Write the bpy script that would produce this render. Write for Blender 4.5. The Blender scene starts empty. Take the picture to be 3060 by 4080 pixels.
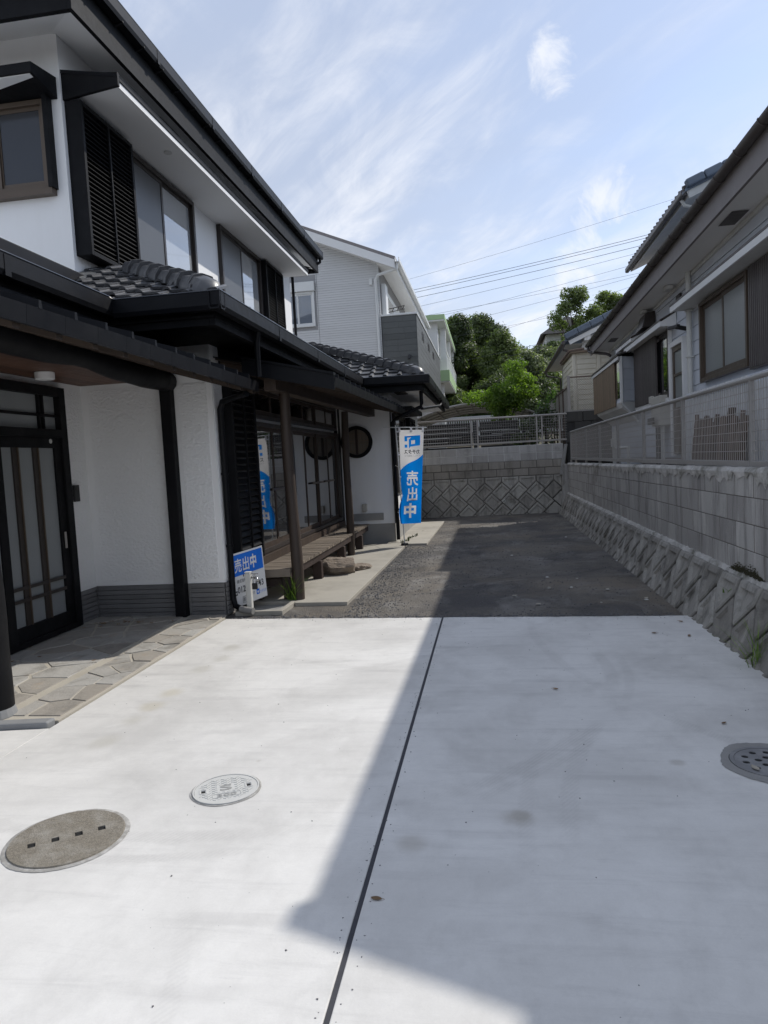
import bpy, math, random
import numpy as np
from mathutils import Vector, Matrix
random.seed(7); RNG=np.random.default_rng(11)
sc=bpy.context.scene
col=sc.collection
R=math.radians
# ------------------------------------------------------------------ camera
W0,H0=3060,4080; FPX=2830.; PCX,PCY=1530,2040
VPT=(1949.,1817.); ROLL=R(3.06); CH=1.5
_c1=np.array([VPT[0]-PCX,VPT[1]-PCY,FPX]); _c1/=np.linalg.norm(_c1)
_s,_c=math.sin(ROLL),math.cos(ROLL)
_t=-((VPT[0]-PCX)*_s+(VPT[1]-PCY)*_c)/FPX
_c3=np.array([_s,_c,_t]); _c3/=np.linalg.norm(_c3)
CM=np.array([np.cross(_c3,_c1),_c1,-_c3])
cam=bpy.data.cameras.new('camera'); camo=bpy.data.objects.new('camera',cam); col.objects.link(camo)
cam.sensor_fit='VERTICAL'; cam.sensor_height=36; cam.lens=FPX/H0*36
cam.clip_start=.05; cam.clip_end=2000
mm=Matrix.Identity(4)
for i in range(3):
    mm[i][0]=CM[i,0]; mm[i][1]=-CM[i,1]; mm[i][2]=-CM[i,2]
mm.translation=(0,0,CH); camo.matrix_world=mm; sc.camera=camo
def pl(x,y,ax,v):                      # photo pixel -> point on an axis plane
    d=CM@np.array([(x-PCX)/FPX,(y-PCY)/FPX,1.]); o=np.array([0,0,CH]); return o+d*((v-o[ax])/d[ax])
def atX(x,y,v): return pl(x,y,0,v)
def atY(x,y,v): return pl(x,y,1,v)
def G(x,y,z=0): return pl(x,y,2,z)
def k1(x,y): return x/1.2762,y/1.2762
def k5(x,y): return 1000+x/1.659,800+y/1.659
def k6(x,y): return 1500+x/1.659,1100+y/1.659
def k7(x,y): return 2060+x/1.475,400+y/1.475
def k9(x,y): return 2100+x/3.4025,1150+y/3.4025
def kz(x,y): return 2270+x/2.1,1250+y/2.1
# ------------------------------------------------------------------ world, sun, exposure
SUN_EL=R(44.6); SUN_AZ=R(45)           # azimuth from +Y towards +X
w=bpy.data.worlds.new('World'); sc.world=w; w.use_nodes=True
wn=w.node_tree.nodes; wl_=w.node_tree.links; wn.clear()
def wnode(t,**k):
    n=wn.new(t)
    for a,b in k.items(): setattr(n,a,b)
    return n
sky=wnode('ShaderNodeTexSky',sky_type='NISHITA',sun_disc=False,sun_elevation=SUN_EL,sun_rotation=SUN_AZ,altitude=50,air_density=.85,dust_density=.35,ozone_density=1.6)
bg=wnode('ShaderNodeBackground'); bg.inputs[1].default_value=.15
out=wnode('ShaderNodeOutputWorld'); wl_.new(bg.outputs[0],out.inputs[0])
tc=wnode('ShaderNodeTexCoord')
def wmath(op,a,b=None,c=None,clamp=False):
    n=wnode('ShaderNodeMath',operation=op); n.use_clamp=clamp
    for i,v in enumerate((a,b,c)):
        if v is None: continue
        if isinstance(v,(int,float)): n.inputs[i].default_value=v
        else: wl_.new(v,n.inputs[i])
    return n.outputs[0]
sep=wnode('ShaderNodeSeparateXYZ'); wl_.new(tc.outputs['Generated'],sep.inputs[0])
zz=wmath('ADD',wmath('MAXIMUM',sep.outputs[2],0.),.16)
cmb=wnode('ShaderNodeCombineXYZ')
wl_.new(wmath('DIVIDE',sep.outputs[0],zz),cmb.inputs[0]); wl_.new(wmath('DIVIDE',sep.outputs[1],zz),cmb.inputs[1])
def wmapping(rot,scale,loc=(0,0,0)):
    m=wnode('ShaderNodeMapping',vector_type='TEXTURE'); m.inputs['Rotation'].default_value=(0,0,rot); m.inputs['Scale'].default_value=scale; m.inputs['Location'].default_value=loc
    wl_.new(cmb.outputs[0],m.inputs[0]); return m.outputs[0]
def wnoise(vec,scale,detail,rough,dist=0):
    n=wnode('ShaderNodeTexNoise'); n.inputs['Scale'].default_value=scale; n.inputs['Detail'].default_value=detail; n.inputs['Roughness'].default_value=rough; n.inputs['Distortion'].default_value=dist
    wl_.new(vec,n.inputs['Vector']); return n.outputs[0]
def wramp(x,a,b):
    n=wnode('ShaderNodeMapRange'); n.interpolation_type='SMOOTHSTEP'
    n.inputs['From Min'].default_value=a; n.inputs['From Max'].default_value=b; wl_.new(x,n.inputs['Value']); return n.outputs[0]
def wmix(f,a,b):
    m=wnode('ShaderNodeMix',data_type='RGBA'); wl_.new(f,m.inputs[0])
    for i,v in ((6,a),(7,b)):
        if isinstance(v,tuple): m.inputs[i].default_value=(*v,1)
        else: wl_.new(v,m.inputs[i])
    return m.outputs[2]
n1=wnoise(wmapping(R(-52),(2.6,.62,1),(.3,.9,0)),1.25,11,.60,.5)      # long combed streaks
n2=wnoise(wmapping(R(-40),(2.2,1.0,1),(4.1,2.2,0)),.75,5,.5,.3)        # broad bands
n4=wnoise(wmapping(R(-60),(1.3,.7,1),(1.7,6.2,0)),4.2,9,.62,.8)        # fine torn edges
veil=wmath('MULTIPLY_ADD',wramp(n2,.30,.70),.36,.54,clamp=True)
col1=wmix(veil,sky.outputs[0],(2.08,2.30,2.78))
streak=wmath('MULTIPLY',wramp(wmath('ADD',wmath('MULTIPLY',n1,.72),wmath('MULTIPLY',n4,.28)),.44,.66),wramp(n2,.32,.58))
low=wmath('MULTIPLY',wmath('SUBTRACT',1.,wramp(sep.outputs[2],.05,.42)),wmath('MULTIPLY_ADD',n4,.7,.05))
n3=wnoise(tc.outputs['Generated'],17.,9,.64,.5)
puff=None                                                              # a few cumulus puffs low over the hill
for px,py,rr in ((2420,800,.050),(2250,1100,.085),(2205,230,.034)):
    d=CM@np.array([(px-PCX)/FPX,(py-PCY)/FPX,1.]); d/=np.linalg.norm(d)
    vd=wnode('ShaderNodeVectorMath',operation='DISTANCE'); wl_.new(tc.outputs['Generated'],vd.inputs[0]); vd.inputs[1].default_value=tuple(d)
    q=wmath('SUBTRACT',1.,wmath('DIVIDE',vd.outputs['Value'],rr))
    q=wmath('ADD',q,wmath('MULTIPLY',wmath('SUBTRACT',n3,.5),3.2))
    q=wmath('MULTIPLY',wramp(q,.1,1.1),.85)
    puff=q if puff is None else wmath('MAXIMUM',puff,q)
fac=wmath('ADD',wmath('MULTIPLY',streak,.8),low,clamp=True)
fac=wmath('MAXIMUM',fac,puff,clamp=True)
wl_.new(wmix(fac,col1,(3.7,3.82,4.1)),bg.inputs[0])
sd=Vector((math.sin(SUN_AZ)*math.cos(SUN_EL),math.cos(SUN_AZ)*math.cos(SUN_EL),math.sin(SUN_EL)))
sl=bpy.data.lights.new('sun','SUN'); sl.energy=2.0; sl.angle=R(.55); sl.color=(1,.955,.88)
so=bpy.data.objects.new('sun',sl); col.objects.link(so); so.rotation_euler=(-sd).to_track_quat('-Z','Y').to_euler(); so.location=(20,20,30)
vs=sc.view_settings; vs.view_transform='Standard'; vs.look='None'; vs.gamma=1; vs.use_curve_mapping=False; vs.exposure=.78
# ------------------------------------------------------------------ materials
class NT:
    def __init__(s,name):
        s.m=bpy.data.materials.new(name); s.m.use_nodes=True; s.t=s.m.node_tree; s.b=s.t.nodes['Principled BSDF']; s._p=None
    def n(s,t,**k):
        n=s.t.nodes.new(t)
        for a,b in k.items(): setattr(n,a,b)
        return n
    def put(s,sock,v):
        if v is None: return
        if hasattr(v,'links'): s.t.links.new(v,sock)
        elif isinstance(v,(tuple,list)) and len(v)==3 and sock.type=='RGBA': sock.default_value=(*v,1)
        else: sock.default_value=v
    def pos(s):
        if s._p is None: s._p=s.n('ShaderNodeNewGeometry')
        return s._p.outputs['Position']
    def map(s,scale=(1,1,1),rot=(0,0,0),loc=(0,0,0),vec=None):
        m=s.n('ShaderNodeMapping'); s.put(m.inputs[0],vec or s.pos()); m.inputs['Scale'].default_value=scale; m.inputs['Rotation'].default_value=rot; m.inputs['Location'].default_value=loc; return m.outputs[0]
    def noise(s,scale,detail=4,rough=.6,vec=None,dist=0):
        n=s.n('ShaderNodeTexNoise'); n.inputs['Scale'].default_value=scale; n.inputs['Detail'].default_value=detail; n.inputs['Roughness'].default_value=rough; n.inputs['Distortion'].default_value=dist
        s.put(n.inputs['Vector'],vec or s.pos()); return n.outputs[0]
    def vor(s,scale,feat='F1',out='Distance',vec=None,rnd=1):
        n=s.n('ShaderNodeTexVoronoi',feature=feat); n.inputs['Scale'].default_value=scale; n.inputs['Randomness'].default_value=rnd; s.put(n.inputs['Vector'],vec or s.pos()); return n.outputs[out]
    def wave(s,scale,dist=2,detail=3,dscale=1,vec=None,typ='BANDS',direction='X'):
        n=s.n('ShaderNodeTexWave',wave_type=typ)
        if typ=='BANDS': n.bands_direction=direction
        else: n.rings_direction=direction
        n.inputs['Scale'].default_value=scale; n.inputs['Distortion'].default_value=dist; n.inputs['Detail'].default_value=detail; n.inputs['Detail Scale'].default_value=dscale; s.put(n.inputs['Vector'],vec or s.pos()); return n.outputs[1]
    def ramp(s,x,a,b,lo=0.,hi=1.):
        n=s.n('ShaderNodeMapRange'); n.interpolation_type='SMOOTHSTEP'; n.inputs['From Min'].default_value=a; n.inputs['From Max'].default_value=b; n.inputs['To Min'].default_value=lo; n.inputs['To Max'].default_value=hi; s.put(n.inputs['Value'],x); return n.outputs[0]
    def math(s,op,a,b=None,clamp=False):
        n=s.n('ShaderNodeMath',operation=op); n.use_clamp=clamp; s.put(n.inputs[0],a); s.put(n.inputs[1],b); return n.outputs[0]
    def mix(s,f,a,b,blend='MIX'):
        n=s.n('ShaderNodeMix',data_type='RGBA',blend_type=blend); s.put(n.inputs[0],f)
        for i,v in ((6,a),(7,b)):
            if isinstance(v,(int,float)): v=(v,v,v)
            s.put(n.inputs[i],v)
        return n.outputs[2]
    def rnd(s): return s.n('ShaderNodeObjectInfo').outputs['Random']
    def bump(s,h,strength=.3,dist=.01,nrm=None):
        n=s.n('ShaderNodeBump'); n.inputs['Strength'].default_value=strength; n.inputs['Distance'].default_value=dist; s.put(n.inputs['Height'],h); s.put(n.inputs['Normal'],nrm); return n.outputs[0]
    def set(s,**k):
        for a,v in k.items(): s.put(s.b.inputs[a.replace('_',' ')],v)
        return s.m
MC={}
def pm(name,c,rough=.6,var=.12,scale=2.5,bump=.15,bscale=60,rnd=0.,metal=0.,dirt=None,damt=.5,dscale=1.2,stretch=(1,1,1),spec=.5,bdist=.004):
    if name in MC: return MC[name]
    t=NT(name)
    f=t.noise(scale,5,.65,t.map(stretch))
    cc=t.mix(1.,c,t.mix(f,(1-var,)*3,(1+var,)*3),'MULTIPLY')
    if rnd: 
        r=t.rnd(); cc=t.mix(1.,cc,t.mix(r,(1-rnd,)*3,(1+rnd,)*3),'MULTIPLY')
    if dirt:
        d=t.noise(dscale,7,.68,t.map(stretch)); cc=t.mix(t.math('MULTIPLY',t.ramp(d,.42,.72),damt),cc,dirt)
    rr=t.math('ADD',t.math('MULTIPLY',t.noise(scale*3,3),.25),rough-.125,clamp=True)
    nb=t.bump(t.noise(bscale,5,.7,t.map(stretch)),bump,bdist) if bump else None
    MC[name]=t.set(Base_Color=cc,Roughness=rr,Metallic=metal,Normal=nb,Specular_IOR_Level=spec); return MC[name]
black=pm('black_paint',(.006,.0062,.0075),.58,.35,4,.3,30,dirt=(.016,.016,.017),damt=.55,dscale=2.5,spec=.16)
black_metal=pm('black_metal',(.0055,.006,.008),.46,.3,3,.08,20,dirt=(.014,.014,.015),damt=.5,dscale=2,spec=.18)
gutter_lip=pm('gutter_lip',(.02,.022,.028),.2,.1,3,0,spec=.9)
darkwood=pm('dark_wood',(.042,.027,.019),.6,.35,2,.4,30,stretch=(6,6,.6),dirt=(.09,.06,.04),damt=.35)
logwood=pm('log_wood',(.042,.029,.022),.6,.4,4,.5,26,stretch=(5,5,.35),dirt=(.10,.072,.055),damt=.4)
rafterwood=pm('rafter_wood',(.05,.034,.024),.7,.35,3,.3,40,rnd=.3)
ceilwood=pm('ceiling_wood',(.105,.052,.033),.55,.3,3,.2,40,rnd=.22,stretch=(.6,6,1))
shade_redwood=pm('shade_red_wood',(.036,.022,.018),.65,.3,6,.3,40)  # reddish wood darkened to carry the shadow under the deck
deckwood=pm('deck_wood',(.235,.195,.155),.75,.3,5,.4,60,rnd=.32,stretch=(.8,8,1),dirt=(.17,.14,.115),damt=.5)
white_smooth=pm('white_stucco',(.85,.85,.845),.75,.05,.9,.25,160,dirt=(.70,.69,.67),damt=.32,dscale=1.6,bdist=.002,stretch=(1,1,.22))
white_trim=pm('white_trim',(.74,.74,.73),.6,.05,2,.05,30)
offwhite=pm('offwhite_paint',(.62,.62,.60),.6,.1,2,.08,30,dirt=(.38,.36,.33),damt=.35)
soffit_white=pm('soffit_white',(.82,.82,.81),.7,.05,1,.08,100)
def rough_stucco():
    t=NT('rough_stucco')
    v=t.vor(30,'SMOOTH_F1',vec=t.map((1,1,1.5)))
    n=t.noise(70,4,.6,dist=.6)
    h=t.math('ADD',t.math('MULTIPLY',v,.9),n)
    c=t.mix(t.noise(1.3,3),(.80,.80,.795),(.86,.86,.855))
    return t.set(Base_Color=c,Roughness=.8,Normal=t.bump(h,.7,.013))
stucco=rough_stucco()
plinth_mat=pm('plinth_tile',(.15,.148,.15),.6,.25,6,.35,70,rnd=.15,dirt=(.24,.235,.23),damt=.3)
plinth_conc=pm('plinth_concrete',(.34,.335,.32),.8,.15,2,.2,60,dirt=(.22,.21,.2),damt=.5)
def tile_mat():
    t=NT('roof_tile_glaze')
    r=t.rnd(); c=t.mix(r,(.052,.053,.057),(.095,.096,.10)); c=t.mix(t.ramp(t.noise(9,4,.6),.45,.8),c,(.15,.15,.15))
    return t.set(Base_Color=c,Roughness=t.math('ADD',t.math('MULTIPLY',t.noise(12,3),.25),.26),Normal=t.bump(t.noise(50,3),.08,.004))
tile_m=tile_mat()
flash_m=pm('flashing',(.20,.205,.21),.38,.15,3,.1,20,metal=.5)
bluegrey_tile=pm('blue_tile',(.115,.145,.19),.5,.15,4,.15,30,rnd=.12)
def slab_mat():
    t=NT('driveway_concrete')
    big=t.noise(.85,7,.62,dist=.4); mid=t.noise(3.2,6,.65,t.map((1,.6,1))); fine=t.noise(120,3,.7)
    c=t.mix(t.ramp(big,.36,.68),(.715,.702,.675),(.565,.552,.528))
    c=t.mix(t.math('MULTIPLY',t.ramp(mid,.46,.74),.42),c,(.47,.46,.44)); tr=t.noise(5,9,.74,t.map((.25,2.2,1),(0,0,R(12))),.4); c=t.mix(t.math('MULTIPLY',t.ramp(tr,.48,.70),.30),c,(.44,.43,.415)); c=t.mix(t.math('MULTIPLY',t.ramp(t.noise(1.9,8,.72,t.map((1,1,1),loc=(4,9,0)),.7),.56,.74),.35),c,(.80,.79,.77))
    # trowel sweeps and tyre scuffs, thin arcs broken up by noise
    arcs=t.wave(1.1,5,3,.7,t.map((.25,1,1),(0,0,R(18))),'RINGS','Z')
    c=t.mix(t.math('MULTIPLY',t.math('MULTIPLY',t.ramp(arcs,.80,.98),t.ramp(t.noise(1.7,3),.48,.66)),.22),c,(.36,.35,.34))
    # tyre tracks: curved treaded bands
    ang=t.ramp(t.wave(17,1.2,2,2,t.map((1,1,1),(0,0,R(35)))),.3,.7); wob=t.noise(2.5,3)
    for cx,cy,Rr,wd,am in ((-1.6,5.0,2.35,.06,.24),(-1.75,5.1,2.62,.04,.18),(-3.6,1.2,2.7,.045,.16),(3.6,2.6,3.35,.055,.22),(3.7,2.7,3.62,.045,.18),(-3.0,8.6,4.1,.05,.18),(.4,9.2,4.4,.05,.18),(2.2,-.6,3.2,.045,.15),(-1.0,7.4,3.0,.05,.18),(4.4,6.2,4.1,.05,.2)):
        vd=t.n('ShaderNodeVectorMath',operation='DISTANCE'); t.put(vd.inputs[0],t.pos()); vd.inputs[1].default_value=(cx,cy,0)
        e=t.math('ABSOLUTE',t.math('SUBTRACT',vd.outputs['Value'],Rr)); e=t.math('ADD',e,t.math('MULTIPLY',t.math('SUBTRACT',t.noise(14,4,.7),.5),wd*.9)); band=t.ramp(e,wd*.45,wd,1.,0.)
        msk=t.math('MULTIPLY',band,t.ramp(t.noise(.9,3,vec=t.map((1,1,1),loc=(cx,cy*2,0))),.44,.62))
        c=t.mix(t.math('MULTIPLY',t.math('MULTIPLY',msk,t.math('ADD',t.math('MULTIPLY',ang,.4),.45)),am),c,(.33,.32,.305))
    # rust-yellow spots left in a row along the paving
    for i,(x,y) in enumerate(((930,2580),(880,2625),(800,2665),(680,2760),(610,2815),(530,2870),(430,2955))):
        p=G(x,y); vd=t.n('ShaderNodeVectorMath',operation='DISTANCE'); t.put(vd.inputs[0],t.map((1,.75,1),loc=(0,0,0))); vd.inputs[1].default_value=(p[0],p[1]*.75,0)
        d=t.math('ADD',vd.outputs['Value'],t.math('MULTIPLY',t.math('SUBTRACT',mid,.5),.22))
        c=t.mix(t.ramp(d,.015,.11,.42,0.),c,(.47,.42,.30) if i in(3,4) else (.42,.40,.34))
    for (x,y,r) in ((2065,3260,.09),(1640,3360,.09),(1030,3032,.03),(2075,3250,.05),(2700,3040,.05)):
        p=G(x,y); vd=t.n('ShaderNodeVectorMath',operation='DISTANCE'); t.put(vd.inputs[0],t.pos()); vd.inputs[1].default_value=(p[0],p[1],0)
        d=t.math('ADD',vd.outputs['Value'],t.math('MULTIPLY',t.math('SUBTRACT',mid,.5),.12)); c=t.mix(t.ramp(d,r*.2,r,.4,0.),c,(.33,.30,.25))
    sp2=t.vor(17,vec=t.map((1,1,1),loc=(3,5,0))); c=t.mix(t.math('MULTIPLY',t.ramp(sp2,.02,.05,.7,0.),t.ramp(t.noise(1.5,2),.5,.6)),c,(.12,.12,.12))
    c=t.mix(1.,c,t.mix(fine,(.94,)*3,(1.06,)*3),'MULTIPLY'); c=t.mix(1.,c,t.mix(t.noise(18,6,.75,dist=.5),(.93,)*3,(1.07,)*3),'MULTIPLY')
    h=t.math('ADD',t.math('MULTIPLY',t.noise(45,6,.7),.5),t.math('MULTIPLY',t.noise(2.0,4),2.))
    return t.set(Base_Color=c,Roughness=t.ramp(mid,.3,.7,.62,.8),Normal=t.bump(h,.25,.005))
slab_m=slab_mat()
def asphalt_mat():
    t=NT('old_asphalt')
    big=t.noise(.7,7,.65,dist=.5); c=t.mix(t.ramp(big,.35,.68),(.07,.066,.065),(.165,.148,.125))
    c=t.mix(t.math('MULTIPLY',t.ramp(t.noise(.5,5,vec=t.map((1,1,1),loc=(5,1,0))),.5,.66),.6),c,(.18,.15,.112))
    g=t.vor(95,out='Color'); c=t.mix(1.,c,t.mix(.6,(1,1,1),t.mix(t.math('MULTIPLY',t.vor(95),1.),(.55,.55,.55),(1.75,1.75,1.75))),'MULTIPLY')
    c=t.mix(t.ramp(t.vor(60),.03,.13,.55,0.),c,(.30,.29,.28))
    c=t.mix(t.math('MULTIPLY',t.ramp(t.noise(1.6,8,.72,t.map((1,.7,1)),.6),.48,.70),.75),c,(.25,.24,.225)); c=t.mix(t.math('MULTIPLY',t.ramp(t.noise(.9,6,.7,t.map((1,1,1),loc=(11,3,0)),.8),.55,.68),.6),c,(.045,.042,.04))
    h=t.math('ADD',t.vor(80),t.math('MULTIPLY',t.noise(14,5,.7),1.6))
    return t.set(Base_Color=c,Roughness=.85,Normal=t.bump(h,.9,.012))
asph_m=asphalt_mat()
gravel_m=pm('gravel_stone',(.13,.13,.135),.8,.3,30,.2,60)
apron_m=pm('apron_concrete',(.40,.375,.325),.8,.14,2.2,.35,90,dirt=(.27,.25,.215),damt=.6,dscale=1.6)
def block_mat(name,a,b,moss,mossamt,streak=.45,wet=True):
    t=NT(name); r=t.rnd()
    c=t.mix(r,a,b)
    st=t.noise(7,6,.65,t.map((1,1,.16))); c=t.mix(t.math('MULTIPLY',t.ramp(st,.46,.72),streak),c,tuple(x*.42 for x in a))
    st2=t.noise(5,6,.65,t.map((1,1,.22),loc=(9,4,2))); c=t.mix(t.math('MULTIPLY',t.ramp(st2,.55,.78),.4),c,tuple(min(1,x*1.7) for x in b))
    c=t.mix(t.math('MULTIPLY',t.ramp(t.noise(1.3,7,.7),.55,.72),mossamt),c,moss)
    c=t.mix(1.,c,t.mix(t.noise(70,4,.7),(.8,)*3,(1.2,)*3),'MULTIPLY')
    return t.set(Base_Color=c,Roughness=.88,Normal=t.bump(t.noise(85,5,.75),.55,.005))
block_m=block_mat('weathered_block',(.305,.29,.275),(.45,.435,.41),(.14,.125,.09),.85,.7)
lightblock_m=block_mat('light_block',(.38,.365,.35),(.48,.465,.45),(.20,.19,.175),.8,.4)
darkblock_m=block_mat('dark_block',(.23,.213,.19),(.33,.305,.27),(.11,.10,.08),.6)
blackblock_m=block_mat('black_block',(.04,.04,.04),(.075,.072,.068),(.03,.03,.03),.6)
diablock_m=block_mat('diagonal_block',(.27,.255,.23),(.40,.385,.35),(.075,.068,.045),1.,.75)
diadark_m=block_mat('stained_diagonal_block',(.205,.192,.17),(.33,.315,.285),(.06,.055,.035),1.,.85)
mortar_m=pm('mortar',(.15,.135,.12),.9,.25,5,.4,60,dirt=(.05,.05,.04),damt=.5)
joint_m=pm('dark_joint',(.045,.046,.055),.8,.3,30,.4,90)
coping_m=pm('rough_coping',(.55,.53,.50),.9,.3,9,.9,28,dirt=(.09,.09,.06),damt=.85,dscale=3.5,bdist=.02)
moss_m=pm('moss',(.055,.05,.025),.95,.4,12,.8,60,bdist=.01)
stone_m=None
def flag_mat():
    t=NT('flagstone'); r=t.rnd()
    c=t.mix(r,(.32,.29,.25),(.43,.42,.395)); c=t.mix(t.ramp(t.noise(2.2,6,.68,dist=.8),.45,.72),c,(.225,.21,.185)); c=t.mix(t.math('MULTIPLY',t.ramp(t.noise(4,6,.7,t.map((1,1,1),loc=(3,0,0))),.56,.75),.6),c,(.43,.34,.245))
    return t.set(Base_Color=c,Roughness=.82,Normal=t.bump(t.math('ADD',t.noise(16,7,.72),t.math('MULTIPLY',t.noise(5,4),2)),.55,.012))
flag_m=flag_mat()
pavemortar_m=pm('paving_mortar',(.47,.435,.37),.9,.16,8,.5,50,dirt=(.3,.27,.22),damt=.4,dscale=4)
curb_m=pm('curb_stone',(.24,.245,.25),.75,.2,6,.4,50)
def rock_mat():
    t=NT('rock'); lay=t.wave(5,6,5,1.6,t.map((.4,.4,3.2)),direction='Z')
    c=t.mix(t.noise(6,7,.7,dist=.6),(.21,.165,.13),(.40,.335,.27)); c=t.mix(t.math('MULTIPLY',t.ramp(lay,.0,.12,1.,0.),.3),c,(.12,.09,.07))
    return t.set(Base_Color=c,Roughness=.85,Normal=t.bump(t.math('ADD',t.noise(12,9,.78),t.math('MULTIPLY',lay,.15)),1.,.05))
rock_m=rock_mat()
def glass_mat(name,c,rough=.04,spec=.9,bump=0,bs=25):
    t=NT(name); nb=t.bump(t.noise(bs,2,.5),bump,.004) if bump else None
    if rough<.1: t.set(Coat_Weight=.8,Coat_IOR=1.9,Coat_Roughness=.02)
    return t.set(Base_Color=t.mix(t.noise(1.1,3),tuple(x*.8 for x in c),tuple(x*1.2 for x in c)),Roughness=rough,Specular_IOR_Level=spec,Normal=nb)
glass_dark=glass_mat('dark_glass',(.012,.013,.016),.03,1.)
glass_sky=glass_mat('upper_glass',(.36,.375,.39),.03,1.)
glass_dim=glass_mat('dim_glass',(.035,.037,.042),.12,.5)
glass_screen=glass_mat('insect_screen',(.085,.088,.092),.35,.5)
glass_frost=glass_mat('frosted_glass',(.24,.255,.26),.28,.5,.5,70)
glass_far=glass_mat('curtained_glass',(.10,.125,.16),.06,.8)
alu_brown=pm('bronze_aluminium',(.10,.075,.055),.42,.1,4,.03,20,metal=.3)
alu_dark=pm('dark_aluminium',(.035,.028,.025),.4,.15,4,.03,20)
alu_pale=pm('pale_rail',(.36,.335,.31),.4,.08,4,.03,20)
alu_white=pm('white_aluminium',(.66,.67,.66),.45,.05,4,.03,20)
fence_beige=pm('fence_beige',(.29,.278,.265),.45,.08,6,.05,40,dirt=(.22,.2,.18),damt=.3)
steel_m=pm('steel',(.5,.5,.5),.25,.1,10,.05,40,metal=.9)
pvc_m=pm('pvc_grey',(.6,.6,.57),.5,.06,5,.03,20)
shadeboard_m=pm('shade_dark_board',(.022,.02,.019),.7,.3,5,.2,40,rnd=.4)  # near-black board colour stands in for shade from the carport
rubberblack=pm('black_plastic',(.012,.012,.013),.4,.1,4,0)
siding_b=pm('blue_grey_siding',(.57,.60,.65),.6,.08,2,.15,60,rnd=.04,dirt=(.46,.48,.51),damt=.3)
siding_n=pm('pale_siding',(.58,.585,.585),.65,.05,1.5,.1,60,rnd=.03)
siding_n2=pm('pale_siding_groove',(.3,.3,.305),.7,.05,1.5,.1,60)
dark_siding=pm('charcoal_siding',(.085,.09,.088),.6,.18,3,.2,40,rnd=.14)
dark_siding_lit=dark_siding
cream=pm('cream_panel',(.70,.65,.53),.55,.07,2,.05,30,dirt=(.42,.36,.27),damt=.3)
green_paint=pm('green_paint',(.36,.50,.27),.6,.06,2,.04,30)
tan_slat=pm('tan_slat',(.20,.145,.095),.6,.2,5,.15,30,rnd=.2,stretch=(4,4,.5))
brown_slat=pm('brown_slat',(.095,.083,.079),.5,.2,5,.1,30,rnd=.15,stretch=(4,4,.5))
gutter_brown=pm('brown_gutter',(.055,.045,.042),.45,.25,5,.1,30,dirt=(.12,.11,.10),damt=.3)
fascia_grey=pm('grey_fascia',(.22,.20,.195),.6,.15,3,.1,30)
stake_m=pm('bark_stakes',(.12,.085,.065),.85,.4,9,.6,40,rnd=.35,stretch=(3,3,.6))
ac_m=pm('appliance_beige',(.50,.48,.43),.5,.06,3,.02,20)
polycarb=pm('smoke_polycarbonate',(.055,.052,.05),.3,.15,2,0)
iron_m=pm('cast_cover',(.56,.56,.54),.55,.08,6,.1,60)
lidconc_m=pm('lid_concrete',(.23,.205,.165),.92,.6,75,1.,110,dirt=(.37,.35,.31),damt=.7,dscale=9,bdist=.008)
grate_m=pm('grate_grey',(.20,.20,.205),.55,.25,9,.2,60,dirt=(.34,.34,.34),damt=.5,dscale=9)
ringconc_m=pm('ring_concrete',(.27,.265,.255),.85,.2,14,.4,60)
collar_m=pm('collar_mortar',(.30,.29,.27),.9,.3,22,.7,60,dirt=(.62,.61,.59),damt=.8,dscale=14)
pit_shade_m=pm('pit_shade_black',(.01,.01,.01),.9,.2,4,0)  # black discs under the covers stand in for shade down the holes
sign_white=pm('sign_white',(.80,.80,.80),.45,.02,3,0)
sign_blue=pm('sign_blue',(.012,.17,.72),.4,.1,5,0)
ink_m=pm('print_ink',(.03,.035,.045),.5,.05,4,0)
ink_grey=pm('print_grey',(.35,.36,.38),.5,.05,4,0)
terrain_m=pm('terrain_soil',(.10,.085,.06),.95,.35,1.5,.6,20,dirt=(.06,.075,.03),damt=.8)
dirtground=pm('bare_ground',(.13,.115,.095),.95,.3,1.2,.5,30)
cable_m=pm('cable_black',(.06,.062,.068),.6,.1,2,0)
pole_m=pm('pole_concrete',(.3,.3,.29),.8,.1,3,.1,40)
def cloth(name,c):
    t=NT(name); b=t.b; tr=t.n('ShaderNodeBsdfTranslucent'); tr.inputs[0].default_value=(*c,1); mx=t.n('ShaderNodeMixShader'); mx.inputs[0].default_value=.55
    b.inputs['Base Color'].default_value=(*c,1); b.inputs['Roughness'].default_value=.7
    o=[n for n in t.t.nodes if n.type=='OUTPUT_MATERIAL'][0]
    t.t.links.new(b.outputs[0],mx.inputs[1]); t.t.links.new(tr.outputs[0],mx.inputs[2]); t.t.links.new(mx.outputs[0],o.inputs[0]); return t.m
cloth_white=cloth('banner_white',(.82,.82,.84)); cloth_blue=cloth('banner_blue',(.0,.25,.84)); cloth_ink=cloth('banner_ink',(.04,.045,.06)); cloth_grey=cloth('banner_grey',(.36,.37,.40))
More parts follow.
